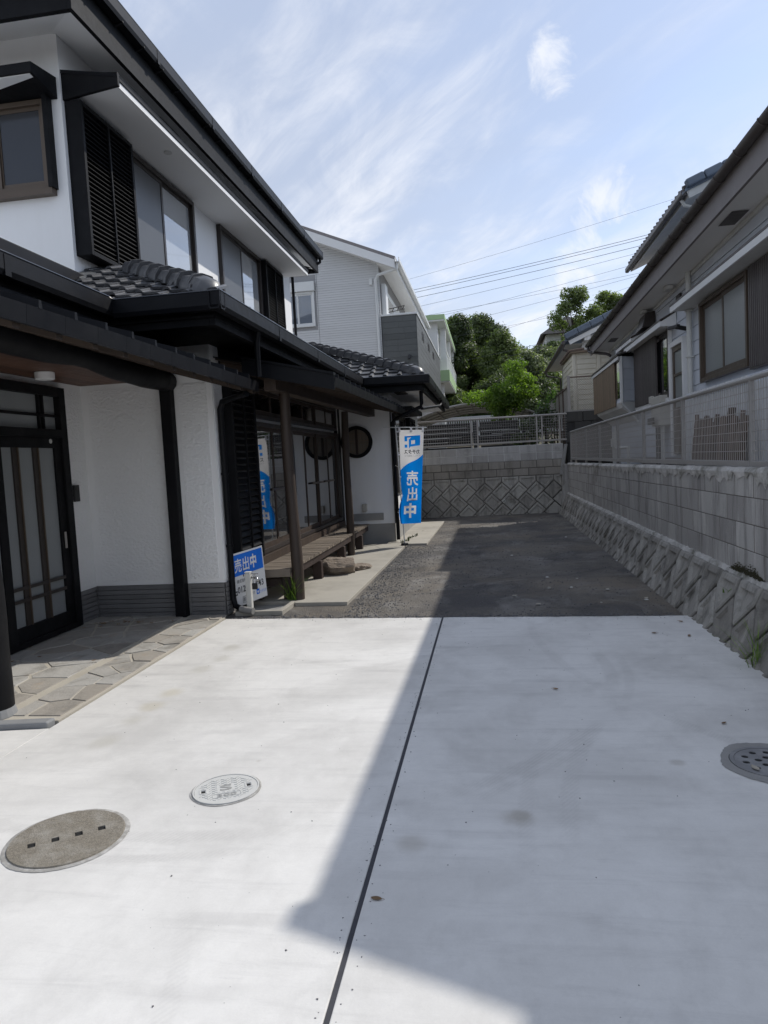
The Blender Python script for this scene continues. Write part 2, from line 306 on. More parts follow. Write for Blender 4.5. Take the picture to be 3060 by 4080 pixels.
def leaf_mat(name,a,b,trans=.35,scale=.8):
    t=NT(name); g=t.n('ShaderNodeNewGeometry'); r=g.outputs['Random Per Island']
    c=t.mix(r,a,b); c=t.mix(t.ramp(t.noise(scale,4),.4,.65),c,tuple(x*.62 for x in a))
    bs=t.b; t.put(bs.inputs['Base Color'],c); bs.inputs['Roughness'].default_value=.5
    tr=t.n('ShaderNodeBsdfTranslucent'); t.put(tr.inputs[0],t.mix(1.,c,(1.5,1.7,.7),'MULTIPLY')); mx=t.n('ShaderNodeMixShader'); mx.inputs[0].default_value=trans
    o=[n for n in t.t.nodes if n.type=='OUTPUT_MATERIAL'][0]
    t.t.links.new(bs.outputs[0],mx.inputs[1]); t.t.links.new(tr.outputs[0],mx.inputs[2]); t.t.links.new(mx.outputs[0],o.inputs[0]); return t.m
leaf_dark=leaf_mat('forest_leaf',(.066,.096,.036),(.16,.20,.075),.45,.5)
leaf_mid=leaf_mat('hill_leaf',(.105,.145,.05),(.225,.27,.105),.45,.5)
leaf_grey=leaf_mat('grey_green_leaf',(.13,.16,.085),(.24,.27,.165),.4,.5)
leaf_bright=leaf_mat('bright_leaf',(.09,.16,.026),(.23,.32,.06),.58,1.5)
leaf_juniper=leaf_mat('juniper_leaf',(.08,.17,.03),(.14,.25,.05),.4,3)
leaf_shrub=leaf_mat('shrub_leaf',(.04,.06,.025),(.09,.115,.045),.3,1)
grass_m=leaf_mat('grass_blade',(.11,.20,.035),(.22,.31,.07),.4,9)
bark_m=pm('bark',(.07,.055,.042),.9,.3,6,.6,30,stretch=(3,3,.5))
dryleaf=pm('dry_leaf',(.20,.12,.055),.7,.4,30,.3,60,rnd=.3)
paleleaf=pm('pale_leaf',(.42,.38,.31),.7,.3,30,.3,60,rnd=.2)
# ------------------------------------------------------------------ mesh helpers
WL={}
def frame(o,u,n):                       # local (a along u, b up, c out along n)
    o=np.array(o,float); u=np.array(u,float); n=np.array(n,float); z=np.array((0,0,1.))
    return lambda p: o+p[0]*u+p[1]*z+p[2]*n
def place(o,parent):
    col.objects.link(o)
    if parent is not None:
        o.parent=parent; o.matrix_parent_inverse=Matrix.Translation(-Vector(WL.get(parent.name,(0,0,0))))
def thing(name,label,cat,loc,group=None):
    o=bpy.data.objects.new(name,None); o.empty_display_size=.2; o.location=loc; col.objects.link(o); WL[o.name]=tuple(loc)
    return tag(o,label,cat,group)
def tag(o,label,cat,group=None):
    o['label']=label; o['category']=cat
    if group: o['group']=group
    return o
def struct(o,label=None):
    o['kind']='structure'
    if label: o['label']=label
    return o
def rough_ring(c,r0,r1,z,seed,n=90):
    rr=random.Random(seed); m=MB(); vs=[]; w=[rr.uniform(-.4,.5) for _ in range(12)]
    for k in range(n):
        a=2*math.pi*k/n; e=r1+(r1-r0)*(.5*math.sin(a*2+w[0]*6)*w[1]+.5*math.sin(a*5+w[2]*9)*w[3]+.07*rr.uniform(-1,1)); e=max(e,r0+.004)
        vs+=[(c[0]+r0*math.cos(a),c[1]+r0*math.sin(a),z+.002),(c[0]+e*math.cos(a),c[1]+e*math.sin(a),z)]
    m.add(vs,[(2*k,2*k+1,(2*k+3)%(2*n),(2*k+2)%(2*n)) for k in range(n)]); return m
class MB:
    def __init__(s,T=None): s.v=[]; s.f=[]; s.T=T
    def add(s,vs,fs):
        b=len(s.v)
        for p in vs:
            s.v.append(tuple(s.T(p)) if s.T else tuple(p))
        s.f+= [tuple(b+i for i in f) for f in fs]; return s
    def box(s,x0,x1,y0,y1,z0,z1):
        return s.add([(x,y,z) for z in (z0,z1) for y in (y0,y1) for x in (x0,x1)],[(0,2,3,1),(4,5,7,6),(0,1,5,4),(2,6,7,3),(0,4,6,2),(1,3,7,5)])
    def hexa(s,b,t):                    # 4 bottom, 4 top points
        return s.add(list(b)+list(t),[(3,2,1,0),(4,5,6,7),(0,1,5,4),(1,2,6,5),(2,3,7,6),(3,0,4,7)])
    def quad(s,*p): return s.add(p,[tuple(range(len(p)))])
    def slab(s,poly,d):                 # polygon extruded by vector d
        n=len(poly); d=np.array(d,float); top=[np.array(p,float)+d for p in poly]
        return s.add([np.array(p,float) for p in poly]+top,[tuple(range(n))[::-1],tuple(range(n,2*n))]+[(i,(i+1)%n,n+(i+1)%n,n+i) for i in range(n)])
    def bar(s,p,q,w,h=None,up=(0,0,1)):
        h=h or w; p=np.array(p,float); q=np.array(q,float); d=q-p; d/=np.linalg.norm(d); up=np.array(up,float)
        a=np.cross(d,up)
        if np.linalg.norm(a)<1e-4: a=np.cross(d,(1,0,0))
        a/=np.linalg.norm(a); b=np.cross(a,d); a=a*w/2; b=b*h/2
        return s.hexa([p-a-b,p+a-b,p+a+b,p-a+b][::-1],[q-a-b,q+a-b,q+a+b,q-a+b][::-1])
    def tube(s,pts,r,n=8,cap=True):
        pts=[np.array(p,float) for p in pts]; m=len(pts); rs=r if hasattr(r,'__len__') else [r]*m; vs=[]; prev=None
        for i,p in enumerate(pts):
            d=pts[min(i+1,m-1)]-pts[max(i-1,0)]; d/=np.linalg.norm(d)
            if prev is None: a=np.cross(d,(0,0,1) if abs(d[2])<.9 else (1,0,0))
            else: a=prev-d*np.dot(prev,d)
            a/=np.linalg.norm(a); prev=a; b=np.cross(d,a)
            for k in range(n):
                t=2*math.pi*k/n; vs.append(p+rs[i]*(math.cos(t)*a+math.sin(t)*b))
        fs=[(i*n+k,i*n+(k+1)%n,(i+1)*n+(k+1)%n,(i+1)*n+k) for i in range(m-1) for k in range(n)]
        if cap: fs+=[tuple(range(n))[::-1],tuple(range((m-1)*n,m*n))]
        return s.add(vs,fs)
    def disc(s,c,r,z0,z1,n=40,r2=None):
        r2=r if r2 is None else r2
        vs=[(c[0]+r*math.cos(2*math.pi*k/n),c[1]+r*math.sin(2*math.pi*k/n),z0) for k in range(n)]+[(c[0]+r2*math.cos(2*math.pi*k/n),c[1]+r2*math.sin(2*math.pi*k/n),z1) for k in range(n)]
        return s.add(vs,[tuple(range(n))[::-1],tuple(range(n,2*n))]+[(k,(k+1)%n,n+(k+1)%n,n+k) for k in range(n)])
    def ring(s,c,r0,r1,z0,z1,n=48,T=None):
        vs=[]
        for r,z in ((r0,z0),(r1,z0),(r1,z1),(r0,z1)):
            vs+=[(c[0]+r*math.cos(2*math.pi*k/n),c[1]+r*math.sin(2*math.pi*k/n),z) for k in range(n)]
        fs=[]
        for a in range(4):
            b=(a+1)%4; fs+=[(a*n+k,a*n+(k+1)%n,b*n+(k+1)%n,b*n+k) for k in range(n)]
        return s.add(vs,fs)
    def mesh(s,name):
        me=bpy.data.meshes.new(name); me.from_pydata(s.v,[],s.f)
        return me
    def build(s,name,mat,parent=None,bevel=0,smooth=False,kind=None):
        me=s.mesh(name); me.materials.append(mat)
        import bmesh
        bm=bmesh.new(); bm.from_mesh(me); bmesh.ops.recalc_face_normals(bm,faces=bm.faces); bm.to_mesh(me); bm.free()
        o=bpy.data.objects.new(name,me); place(o,parent)
        if smooth:
            for p in me.polygons: p.use_smooth=True
            if smooth=='auto':
                me.polygons.foreach_set('use_smooth',[True]*len(me.polygons)); me.set_sharp_from_angle(angle=R(40))
        if bevel:
            m=o.modifiers.new('bevel','BEVEL'); m.width=bevel; m.segments=2; m.limit_method='ANGLE'; m.harden_normals=False
        if kind: o['kind']=kind
        return o
def inst(me,name,M,parent):
    o=bpy.data.objects.new(name,me); place(o,parent); o.matrix_basis=M; return o
def bx(name,mat,parent,*b,bevel=0,T=None): return MB(T).box(*b).build(name,mat,parent,bevel)
def text_mesh(s,size=1,bold=.0):
    cu=bpy.data.curves.new('t','FONT'); cu.body=s; cu.size=size; cu.offset=bold; cu.resolution_u=3; cu.align_x='CENTER'; cu.align_y='CENTER'
    o=bpy.data.objects.new('t',cu); col.objects.link(o); dg=bpy.context.evaluated_depsgraph_get(); me=bpy.data.meshes.new_from_object(o.evaluated_get(dg))
    v=[tuple(x.co) for x in me.vertices]; f=[tuple(p.vertices) for p in me.polygons]
    bpy.data.objects.remove(o); bpy.data.curves.remove(cu); bpy.data.meshes.remove(me); return v,f
def fit_text(s,x0,x1,y0,y1,bold=0):
    v,f=text_mesh(s,1,bold); 
    if not v: return [],[]
    a=np.array(v); lo=a.min(0); hi=a.max(0)
    return [(x0+(p[0]-lo[0])/(hi[0]-lo[0])*(x1-x0),y0+(p[1]-lo[1])/(hi[1]-lo[1])*(y1-y0)) for p in v],f
def clip(poly,a,b,c):                   # keep a*x+b*y<=c
    out=[]; n=len(poly)
    for i in range(n):
        p,q=poly[i],poly[(i+1)%n]; dp=a*p[0]+b*p[1]-c; dq=a*q[0]+b*q[1]-c
        if dp<=0: out.append(p)
        if dp*dq<0:
            t=dp/(dp-dq); out.append((p[0]+t*(q[0]-p[0]),p[1]+t*(q[1]-p[1])))
    return out
def area(p): return .5*sum(p[i][0]*p[(i+1)%len(p)][1]-p[(i+1)%len(p)][0]*p[i][1] for i in range(len(p)))
def inset(poly,d):
    if area(poly)<0: poly=poly[::-1]
    out=list(poly)
    n=len(poly)
    for i in range(n):
        p,q=poly[i],poly[(i+1)%n]; ex,ey=q[0]-p[0],q[1]-p[1]; L=math.hypot(ex,ey)
        if L<1e-6: continue
        nx,ny=ey/L,-ex/L; out=clip(out,nx,ny,nx*p[0]+ny*p[1]-d)
        if len(out)<3: return []
    return out
# ------------------------------------------------------------------ ground
struct(MB().quad((-300,-200,-.16),(300,-200,-.16),(300,400,-.16),(-300,400,-.16)).build('ground',dirtground),'bare ground stretching away under everything')
def far_y(x): return 6.77-(x+2.73)*.0563
def slabpoly(x0,x1,y0): return [(x0,y0,-.14),(x1,y0,-.14),(x1,far_y(x1),-.14),(x0,far_y(x0),-.14)]
def wavy_slab(x0,x1,y0,wr):
    pts=[(x0,y0),(x1,y0)]; n=60
    pts+=[(x1+(random.uniform(-.012,.012) if wr else 0),y0+(far_y(x1)-y0)*i/n) for i in range(1,n)]
    pts+=[(x1-(x1-x0)*i/30,far_y(x1-(x1-x0)*i/30)+random.uniform(-.009,.009)) for i in range(31)]
    return [(a,b,-.14) for a,b in pts]
ds=struct(MB().slab(wavy_slab(-2.70,-.5085,-3.5,False),(0,0,.14)).build('concrete_slab',slab_m,None,.004),'pale new concrete slab beside the paving')
ds2=struct(MB().slab(wavy_slab(-.4915,1.74,-3.5,True),(0,0,.14)).build('concrete_slab',slab_m,None,.004),'pale new concrete slab beside the block wall')
struct(MB().slab([(-7,-3.5,-.14),(-2.712,-3.5,-.14),(-2.712,3.86,-.14),(-7,3.2,-.14)],(0,0,.134)).build('concrete_slab',slab_m,None,.004),'older concrete strip in front of the curb')
# joint: crumbly dark strip
mb=MB(); n=90; pts=[]
for i in range(n+1):
    y=-3.5+(far_y(-.5)+3.45)*i/n; pts.append((-.5-.013,-.5+.013,y))
for i in range(n):
    a,b=pts[i],pts[i+1]; mb.quad((a[0],a[2],-.004),(a[1],a[2],-.004),(b[1],b[2],-.004),(b[0],b[2],-.004))
struct(mb.build('expansion_joint',joint_m),'dark joint strip between the two slabs')
# crumbs of concrete beside the joint
def stones(name,pts,smin,smax,mat,label=None,cat=None,squash=.6):
    V=[];F=[]
    base=np.array([(1,0,0),(-1,0,0),(0,1,0),(0,-1,0),(0,0,1),(0,0,-1)],float); fs=[(0,2,4),(2,1,4),(1,3,4),(3,0,4),(2,0,5),(1,2,5),(3,1,5),(0,3,5)]
    for p in pts:
        s=RNG.uniform(smin,smax); v=base*RNG.uniform(.6,1.25,(6,1))*s; v+=RNG.normal(0,.18*s,(6,3)); a=RNG.uniform(0,6.28); ca,sa=math.cos(a),math.sin(a)
        v=np.c_[v[:,0]*ca-v[:,1]*sa,v[:,0]*sa+v[:,1]*ca,v[:,2]*squash]+np.array(p)+np.array((0,0,s*squash*.45)); b=len(V); V+=list(map(tuple,v)); F+=[tuple(b+i for i in f) for f in fs]
    me=bpy.data.meshes.new(name); me.from_pydata(V,[],F); me.materials.append(mat); o=bpy.data.objects.new(name,me); col.objects.link(o); o['kind']='stuff'
    if label: o['label']=label
    if cat: o['category']=cat
    return o
struct(MB().quad((-6,6.3,-.02),(2.4,6.3,-.02),(2.4,19,-.02),(-6,19,-.02)).build('asphalt_yard',asph_m),'rough dark asphalt yard with gravel')
P=[]
for i in range(7000):
    u=RNG.random()
    if u<.30: x=RNG.uniform(-2.7,1.6); y=far_y(x)+abs(RNG.normal(0,.10))+.01
    elif u<.6: y=RNG.uniform(7,12.6); x=-1.53+abs(RNG.normal(0,.28))
    else: x=RNG.uniform(-1.4,1.7); y=RNG.uniform(6.7,17.5)
    if x<-2.12 and y>6.95: continue
    if x<-1.55 and y>7.38: continue
    P.append((x,y,-.02))
stones('loose_gravel',P,.004,.0135,gravel_m,'loose grey gravel scattered over the dark asphalt','gravel')
P=[(RNG.uniform(-2.6,1.6),1.4+5.1*RNG.random()**.6,0) for i in range(190)]
P+=[(x_,far_y(x_)-.008-abs(RNG.normal(0,.05)),0) for x_ in RNG.uniform(-2.6,1.65,260)]
P+=[(-.5+RNG.choice((-1,1))*abs(RNG.normal(.03,.012)),RNG.uniform(1.6,6.4),0) for i in range(120)]
stones('grit_specks',P,.0015,.0048,gravel_m,'tiny dark grit specks on the pale concrete','grit')
# white chips on the asphalt
P=[G(x,y,-.02) for x,y in ((1255+800,2378),(2188,2345),(2277,2340),(2420,2350),(2575,2390),(2395,2400),(2150,2410),(2040,2213),(2255,2140),(2270,2073),(2440,2200),(2455,2218),(2460,2235),(2475,2238),(2680,2398),(2300,2305),(2180,2300))]
stones('white_chips',P,.014,.03,offwhite,'pale chips of stone lying on the asphalt','chips',.3)
# aprons beside the veranda
struct(MB().slab([(-2.76,7.52,-.1),(-2.2,7.50,-.1),(-2.16,7.42,-.1),(-1.575,7.40,-.1),(-1.515,12.6,-.1),(-2.76,12.6,-.1)],(0,0,.12)).build('concrete_apron',apron_m,None,.006),'worn beige concrete apron under the veranda')
struct(MB().slab([(-1.9,12.603,-.1),(-1.16,12.52,-.1),(-1.12,16.9,-.1),(-1.9,16.9,-.1)],(0,0,.116)).build('concrete_apron',apron_m,None,.006),'narrow beige concrete apron past the banner')
# ------------------------------------------------------------------ crazy paving
pv=MB().slab([(-4.25,3.75,-.12),(-3.6,3.86,-.12),(-2.715,3.96,-.12),(-2.715,6.78,-.12),(-2.78,6.98,-.12),(-4.25,7.05,-.12)],(0,0,.125)).build('entrance_paving',pavemortar_m); struct(pv,'crazy paving of sandstone slabs before the entrance')
def voronoi(x0,x1,y0,y1,seeds):
    cells=[]
    for i,(sx,sy) in enumerate(seeds):
        poly=[(x0,y0),(x1,y0),(x1,y1),(x0,y1)]
        for j,(tx,ty) in enumerate(seeds):
            if i==j: continue
            a,b=tx-sx,ty-sy; c=(tx*tx+ty*ty-sx*sx-sy*sy)/2; poly=clip(poly,a,b,c)
            if len(poly)<3: break
        if len(poly)>=3: cells.append(poly)
    return cells
def jitter_grid(x0,x1,y0,y1,sx,sy):
    s=[]; nx=max(1,round((x1-x0)/sx)); ny=max(1,round((y1-y0)/sy))
    for i in range(nx):
        for j in range(ny): s.append((x0+(i+.5+random.uniform(-.42,.42))*(x1-x0)/nx,y0+(j+.5+random.uniform(-.42,.42)+.25*(i%2))*(y1-y0)/ny))
    return s
for (x0,x1,y0,y1,sx,sy) in ((-4.2,-3.19,3.9,7.0,.36,.30),(-3.12,-2.735,4.02,6.93,.24,.30)):
    for c in voronoi(x0,x1,y0,y1,jitter_grid(x0,x1,y0,y1,sx,sy)):
        c=inset(c,random.uniform(.006,.013))
        if len(c)<3 or abs(area(c))<.004: continue
        # roughen the outline
        pts=[]
        for i in range(len(c)):
            p,q=c[i],c[(i+1)%len(c)]; L=math.hypot(q[0]-p[0],q[1]-p[1]); k=max(1,int(L/.09))
            for m in range(k):
                t=m/k; pts.append((p[0]+(q[0]-p[0])*t+(random.uniform(-.006,.006) if m else 0),p[1]+(q[1]-p[1])*t+(random.uniform(-.006,.006) if m else 0)))
        h=random.uniform(.003,.008); tx,ty=random.uniform(-.008,.008),random.uniform(-.008,.008); cx=sum(p[0] for p in pts)/len(pts); cy=sum(p[1] for p in pts)/len(pts)
        m=MB(); nn=len(pts); m.add([(p[0],p[1],.0) for p in pts]+[(cx+(p[0]-cx)*.975,cy+(p[1]-cy)*.975,.005+h+tx*(p[0]-cx)+ty*(p[1]-cy)) for p in pts],[tuple(range(nn,2*nn))]+[(i,(i+1)%nn,nn+(i+1)%nn,nn+i) for i in range(nn)])
        m.build('flagstone',flag_m,pv)
# curb stone in front of the paving, and a raised mortar seam
MB().hexa([(-4.3,3.66,-.1),(-3.55,3.80,-.1),(-2.72,3.90,-.1),(-4.3,3.76,-.1)],[(-4.3,3.66,.02),(-3.55,3.79,.02),(-2.72,3.885,.02),(-4.3,3.76,.02)])
struct(MB().slab([(-4.4,3.62,-.1),(-3.5,3.765,-.1),(-2.73,3.865,-.1),(-2.73,3.955,-.1),(-3.5,3.86,-.1),(-4.4,3.72,-.1)],(0,0,.128)).build('curb_stone',curb_m,None,.012),'rounded grey curb stone edging the paving')
# ------------------------------------------------------------------ terrain behind the walls
struct(MB().slab([(2.12,-3.5,-.2),(30,-3.5,-.2),(30,18.62,-.2),(2.12,18.62,-.2)],(0,0,1.36)).build('raised_ground',dirtground),'raised ground of the neighbouring plot')
struct(MB().slab([(-40,18.85,-.2),(40,18.85,-.2),(40,27,-.2),(-40,27,-.2)],(0,0,1.85)).build('terrace',dirtground),'terrace behind the retaining wall')
nx,ny=60,40; V=[];F=[]
for j in range(ny):
    for i in range(nx):
        x=-70+140*i/(nx-1); y=27+120*j/(ny-1)
        h=1.6+max(0,(y-33))*.16+max(0,(x-2))*.06*min(1,max(0,(y-30)/15))+1.2*math.sin(x*.13+1)*min(1,max(0,(y-40)/15)); h=min(h,11+.5*math.sin(x*.1))
        V.append((x,y,h))
F=[(j*nx+i,j*nx+i+1,(j+1)*nx+i+1,(j+1)*nx+i) for j in range(ny-1) for i in range(nx-1)]
struct(MB().add(V,F).build('hillside',terrain_m,None,smooth=True),'wooded hillside rising behind the houses')
# ------------------------------------------------------------------ retaining walls
def panel_block(poly,T,depth,inset_d,rec,mat,parent,name,gap=.008):
    """diagonal block: raised frame with a sunk centre panel. poly in (a,b) of the wall face"""
    poly=inset(poly,gap)
    if len(poly)<3: return
    o2=inset(poly,.012); i1=inset(poly,inset_d); m=MB(T)
    if len(o2)!=len(poly) or len(i1)!=len(poly):
        o2=inset(poly,.01)
        if len(o2)!=len(poly): o2=poly
        n=len(poly); m.add([(p[0],p[1],-.05) for p in poly]+[(p[0],p[1],depth) for p in o2],[tuple(range(n,2*n))]+[(i,(i+1)%n,n+(i+1)%n,n+i) for i in range(n)])
    else:
        n=len(poly); def_o=np.argmin([math.hypot(q[0]-poly[0][0],q[1]-poly[0][1]) for q in o2]); o2=o2[def_o:]+o2[:def_o]
        d2=np.argmin([math.hypot(q[0]-poly[0][0],q[1]-poly[0][1]) for q in i1]); i1=i1[d2:]+i1[:d2]
        i2=[(a[0]+(np.mean([q[0] for q in i1])-a[0])*.13,a[1]+(np.mean([q[1] for q in i1])-a[1])*.13) for a in i1]
        rings=[[(p[0],p[1],-.05) for p in poly],[(p[0],p[1],depth-.012) for p in poly],[(p[0],p[1],depth) for p in o2],[(p[0],p[1],depth) for p in i1],[(p[0],p[1],depth-rec) for p in i2]]
        vs=sum(rings,[]); fs=[(r*n+i,r*n+(i+1)%n,(r+1)*n+(i+1)%n,(r+1)*n+i) for r in range(4) for i in range(n)]+[tuple(range(4*n,5*n))]
        m.add(vs,fs)
    m.build(name,mat,parent)
bw=thing('retaining_wall','retaining wall of diagonal blocks under a mesh fence closing the yard','wall',(0,18.45,0))
def bwT(p):   # a=X, b=z ; battered lower face
    b=p[1]; y=18.42+.12*max(0,b)/.95-(p[2]); return (p[0],y,b)
bx('core',mortar_m,bw,-2.9,1.86,18.60,18.85,-.2,.95); 
MB(bwT).add([(-2.9,-.2,0),(1.86,-.2,0),(1.86,.95,0),(-2.9,.95,0)],[(0,1,2,3)]).build('core_face',mortar_m,bw)
HS_,HQ,HLr=.2175,.21,1.25            # half pitch, rise of the short side, long/short ratio
def herring_rows(ztp,x0,k0,k1):
    L=HLr; z0=ztp-.40
    for k in range(k0,k1):
        xa=x0+k*2*HS_
        xv=xa+(L+1)*HS_; zv=z0+(L-1)*HQ; zp=z0+L*HQ
        yield [(xv-HS_,ztp),(xv-HS_,zp),(xv,zv),(xv+HS_,zp),(xv+HS_,ztp)]
    for n in range(3):
        for k in range(k0,k1):
            xa=x0+k*2*HS_+n*2*HS_*1.0; za=z0-n*2*L*HQ
            yield [(xa,za),(xa+HS_,za-HQ),(xa+(L+1)*HS_,za+(L-1)*HQ),(xa+L*HS_,za+L*HQ)]
            xb,zb=xa+HS_,za-HQ
            yield [(xb,zb),(xb+L*HS_,zb-L*HQ),(xb+(L+1)*HS_,zb-(L-1)*HQ),(xb+HS_,zb+HQ)]
for poly in herring_rows(.95,-1.72,-7,9):
    for cl in ((0,1,.95),(1,0,1.80),(-1,0,2.85),(0,-1,.12)):
        if len(poly)>=3: poly=clip(poly,*cl)
    if len(poly)<3 or abs(area(poly))<.012: continue
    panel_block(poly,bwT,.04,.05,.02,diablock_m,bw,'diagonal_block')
# level courses
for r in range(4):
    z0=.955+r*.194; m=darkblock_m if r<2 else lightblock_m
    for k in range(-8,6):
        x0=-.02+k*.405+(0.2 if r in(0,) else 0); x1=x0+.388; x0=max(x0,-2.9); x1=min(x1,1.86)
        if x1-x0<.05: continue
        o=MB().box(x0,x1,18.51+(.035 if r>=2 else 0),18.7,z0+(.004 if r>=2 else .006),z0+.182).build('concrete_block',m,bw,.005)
bx('bedding',offwhite,bw,-2.9,1.85,18.555,18.68,.96,1.728)
bx('bedding',mortar_m,bw,-2.9,1.84,18.525,18.66,.95,1.34)
# raking concrete buttress and pier in the corner
MB().slab([(1.74,18.40,.93),(1.83,18.40,.93),(1.97,18.50,1.70),(1.89,18.50,1.70)],(0,.2,0)).build('raking_cap',ringconc_m,bw,.01)
MB().hexa([(1.765,18.28,-.1),(1.99,18.28,-.1),(1.99,18.6,-.1),(1.765,18.6,-.1)],[(1.81,18.33,1.2),(1.99,18.33,1.2),(1.99,18.6,1.2),(1.81,18.6,1.2)]).build('corner_pier',block_m,bw,.01)
# weep pipe
MB(lambda p:(p[0],18.5-p[2],p[1])).ring((.33,.33),.025,.04,0,.14,20).build('weep_pipe',pvc_m,bw)
# ---- right-hand wall
rw=thing('retaining_wall','long retaining wall of grey blocks on battered diagonal blocks beside the driveway','wall',(1.9,11,0))
def ztop(y): return 1.29-(y-5.4)*.0068
def rwT(p):     # a=Y, b=z, c=out towards -X
    return (1.735+.20*max(-.1,p[1])/.45-p[2],p[0],p[1])
YN,YF=-3.4,18.3
MB(rwT).add([(YN,-.15,0),(YF,-.15,0),(YF,.47,0),(YN,.47,0)],[(0,1,2,3)]).build('core_face',mortar_m,rw)
bx('core',mortar_m,rw,1.965,2.12,YN,YF,-.1,1.15)
for poly in herring_rows(.468,-3.2,-6,50):
    for cl in ((0,1,.466),(1,0,YF-.02),(-1,0,3.3),(0,-1,.10)):
        if len(poly)>=3: poly=clip(poly,*cl)
    if len(poly)<3 or abs(area(poly))<.012: continue
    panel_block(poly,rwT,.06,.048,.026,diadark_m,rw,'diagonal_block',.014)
for r in range(4):
    for k in range(0,56):
        y0=-3.4+k*.402+(.2 if r%2 else 0); y1=min(y0+.386,YF)
        if y1-y0<.05: continue
        f0=lambda y,q:.468+(ztop(y)-.468)*q/4.
        j=random.uniform(-.0012,.0012)
        b=[(1.932+j,y0,f0(y0,r)+.002),(1.932+j,y1,f0(y1,r)+.002),(2.11,y1,f0(y1,r)+.002),(2.11,y0,f0(y0,r)+.002)]
        t=[(1.932+j,y0,f0(y0,r+1)-.004),(1.932+j,y1,f0(y1,r+1)-.004),(2.11,y1,f0(y1,r+1)-.004),(2.11,y0,f0(y0,r+1)-.004)]
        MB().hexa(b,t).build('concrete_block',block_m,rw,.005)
MB().hexa([(1.9358,YN,.46),(1.9358,YF,.46),(2.1,YF,.46),(2.1,YN,.46)],[(1.9358,YN,ztop(YN)-.012),(1.9358,YF,ztop(YF)-.012),(2.1,YF,ztop(YF)-.012),(2.1,YN,ztop(YN)-.012)]).build('bedding',mortar_m,rw)
# rough mortar coping running down over the top course
mb=MB(); n=420; rows=[]
for i in range(n+1):
    y=YN+(YF-YN)*i/n; z=ztop(y); dr=.02+.055*abs(math.sin(y*3.1)+.6*math.sin(y*7.7+1)+.5*math.sin(y*17))*.5+random.uniform(0,.07)
    if y>13: dr*=.5
    o=random.uniform(-.006,.012)
    rows.append([(1.927-o*.3,y,z-dr),(1.920-o,y,z-.012),(1.935,y,z+.012+random.uniform(0,.012)),(2.02,y,z+.02+random.uniform(0,.01)),(2.12,y,z+.01)])
vs=sum(rows,[]); mb.add(vs,[(i*5+k,i*5+k+1,(i+1)*5+k+1,(i+1)*5+k) for i in range(n) for k in range(4)])
mb.build('rough_coping',coping_m,rw)
# sill of mortar and moss between blocks and diagonal base
mb=MB(); rows=[]
for i in range(n+1):
    y=YN+(YF-YN)*i/n; rows.append([(1.895+random.uniform(-.006,.004),y,.452+random.uniform(-.012,.006)),(1.912,y,.478+random.uniform(-.004,.012)),(1.945,y,.488+random.uniform(-.004,.012))])
vs=sum(rows,[]); mb.add(vs,[(i*3+k,i*3+k+1,(i+1)*3+k+1,(i+1)*3+k) for i in range(n) for k in range(2)])
mb.build('bedding_strip',coping_m,rw)
P=[]
for y0,y1,num in ((5.4,6.15,1600),):
    for i in range(num): y=RNG.uniform(y0,y1); e=min(1,(y-y0)*5,(y1-y)*5); P.append((1.924+RNG.normal(0,.006),y,.478+abs(RNG.normal(0,.030*e))))
mo=stones('moss',P,.003,.008,moss_m); mo['kind']='stuff'; mo.parent=rw; mo.matrix_parent_inverse=Matrix.Translation(-Vector(WL[rw.name]))
# ---- dark block wall in the corner behind
db=thing('block_wall','black weathered block wall below the chain-link fence in the back corner','wall',(2.5,18.7,1.2))
bx('core',blackblock_m,db,1.975,5.0,18.66,18.95,1.1,2.50)
for r in range(5):
    for k in range(7):
        x0=1.97+k*.42+(.21 if r%2 else 0); MB().box(x0,x0+.405,18.62+random.uniform(-.006,.006),18.7,1.22+r*.26,1.22+r*.26+.25).build('concrete_block',blackblock_m,db,.008)
# ------------------------------------------------------------------ mesh fences
def wires(mb,fr,a0,a1,b0,b1,da,dbv,r):
    k=int((a1-a0)/da)
    for i in range(1,k+1):
        a=a0+(a1-a0)*i/(k+1); mb.bar(fr((a,b0,.006)),fr((a,b1,.006)),r*2*.8)
    k=int((b1-b0)/dbv)
    for i in range(1,k+1):
        b=b0+(b1-b0)*i/(k+1); mb.bar(fr((a0,b,0)),fr((a1,b,0)),r*2)
rf=thing('mesh_fence','grey welded mesh fence on the long block wall beside the driveway','fence',(2.0,11,1.25))
fr=frame((2.0,0,0),(0,1,0),(-1,0,0))
posts=[2.0,3.92,5.84,7.79,9.70,11.6,13.42,15.3,17.08,18.05]
for i,y in enumerate(posts):
    bx('post',fence_beige,rf,1.985,2.02,y-.022,y+.022,1.30,1.99,bevel=.004)
    zt=ztop(y+.12)
    bx('foot',fence_beige,rf,1.99,2.03,y+.09,y+.15,zt-.02,1.30,bevel=.004)
for i in range(len(posts)-1):
    y0,y1=posts[i],posts[i+1]
    MB().tube([(2.0,y0,1.985),(2.0,y1,1.985)],.022,10).build('top_rail',fence_beige,rf,smooth='auto')
    bx('bottom_rail',fence_beige,rf,1.98,2.025,y0+.024,y1-.024,1.305,1.355,bevel=.004)
    mb=MB(); wires(mb,fr,y0+.02,y1-.02,1.355,1.965,.05,.078,.0026); mb.build('wire_panel',alu_pale,rf,kind='stuff')
bf=thing('mesh_fence','pale welded mesh fence on the wall at the end of the yard','fence',(0,18.62,1.75))
fr=frame((0,18.62,0),(1,0,0),(0,-1,0)); posts=[-4.9,-2.9,-.43,-.30,1.06,1.16,1.77,1.985]
for x in (-2.9,-.43,-.27,1.23,1.36,1.80):
    x=float(x); bx('post',alu_pale,bf,x-.02,x+.02,18.60,18.64,1.72,2.44,bevel=.004)
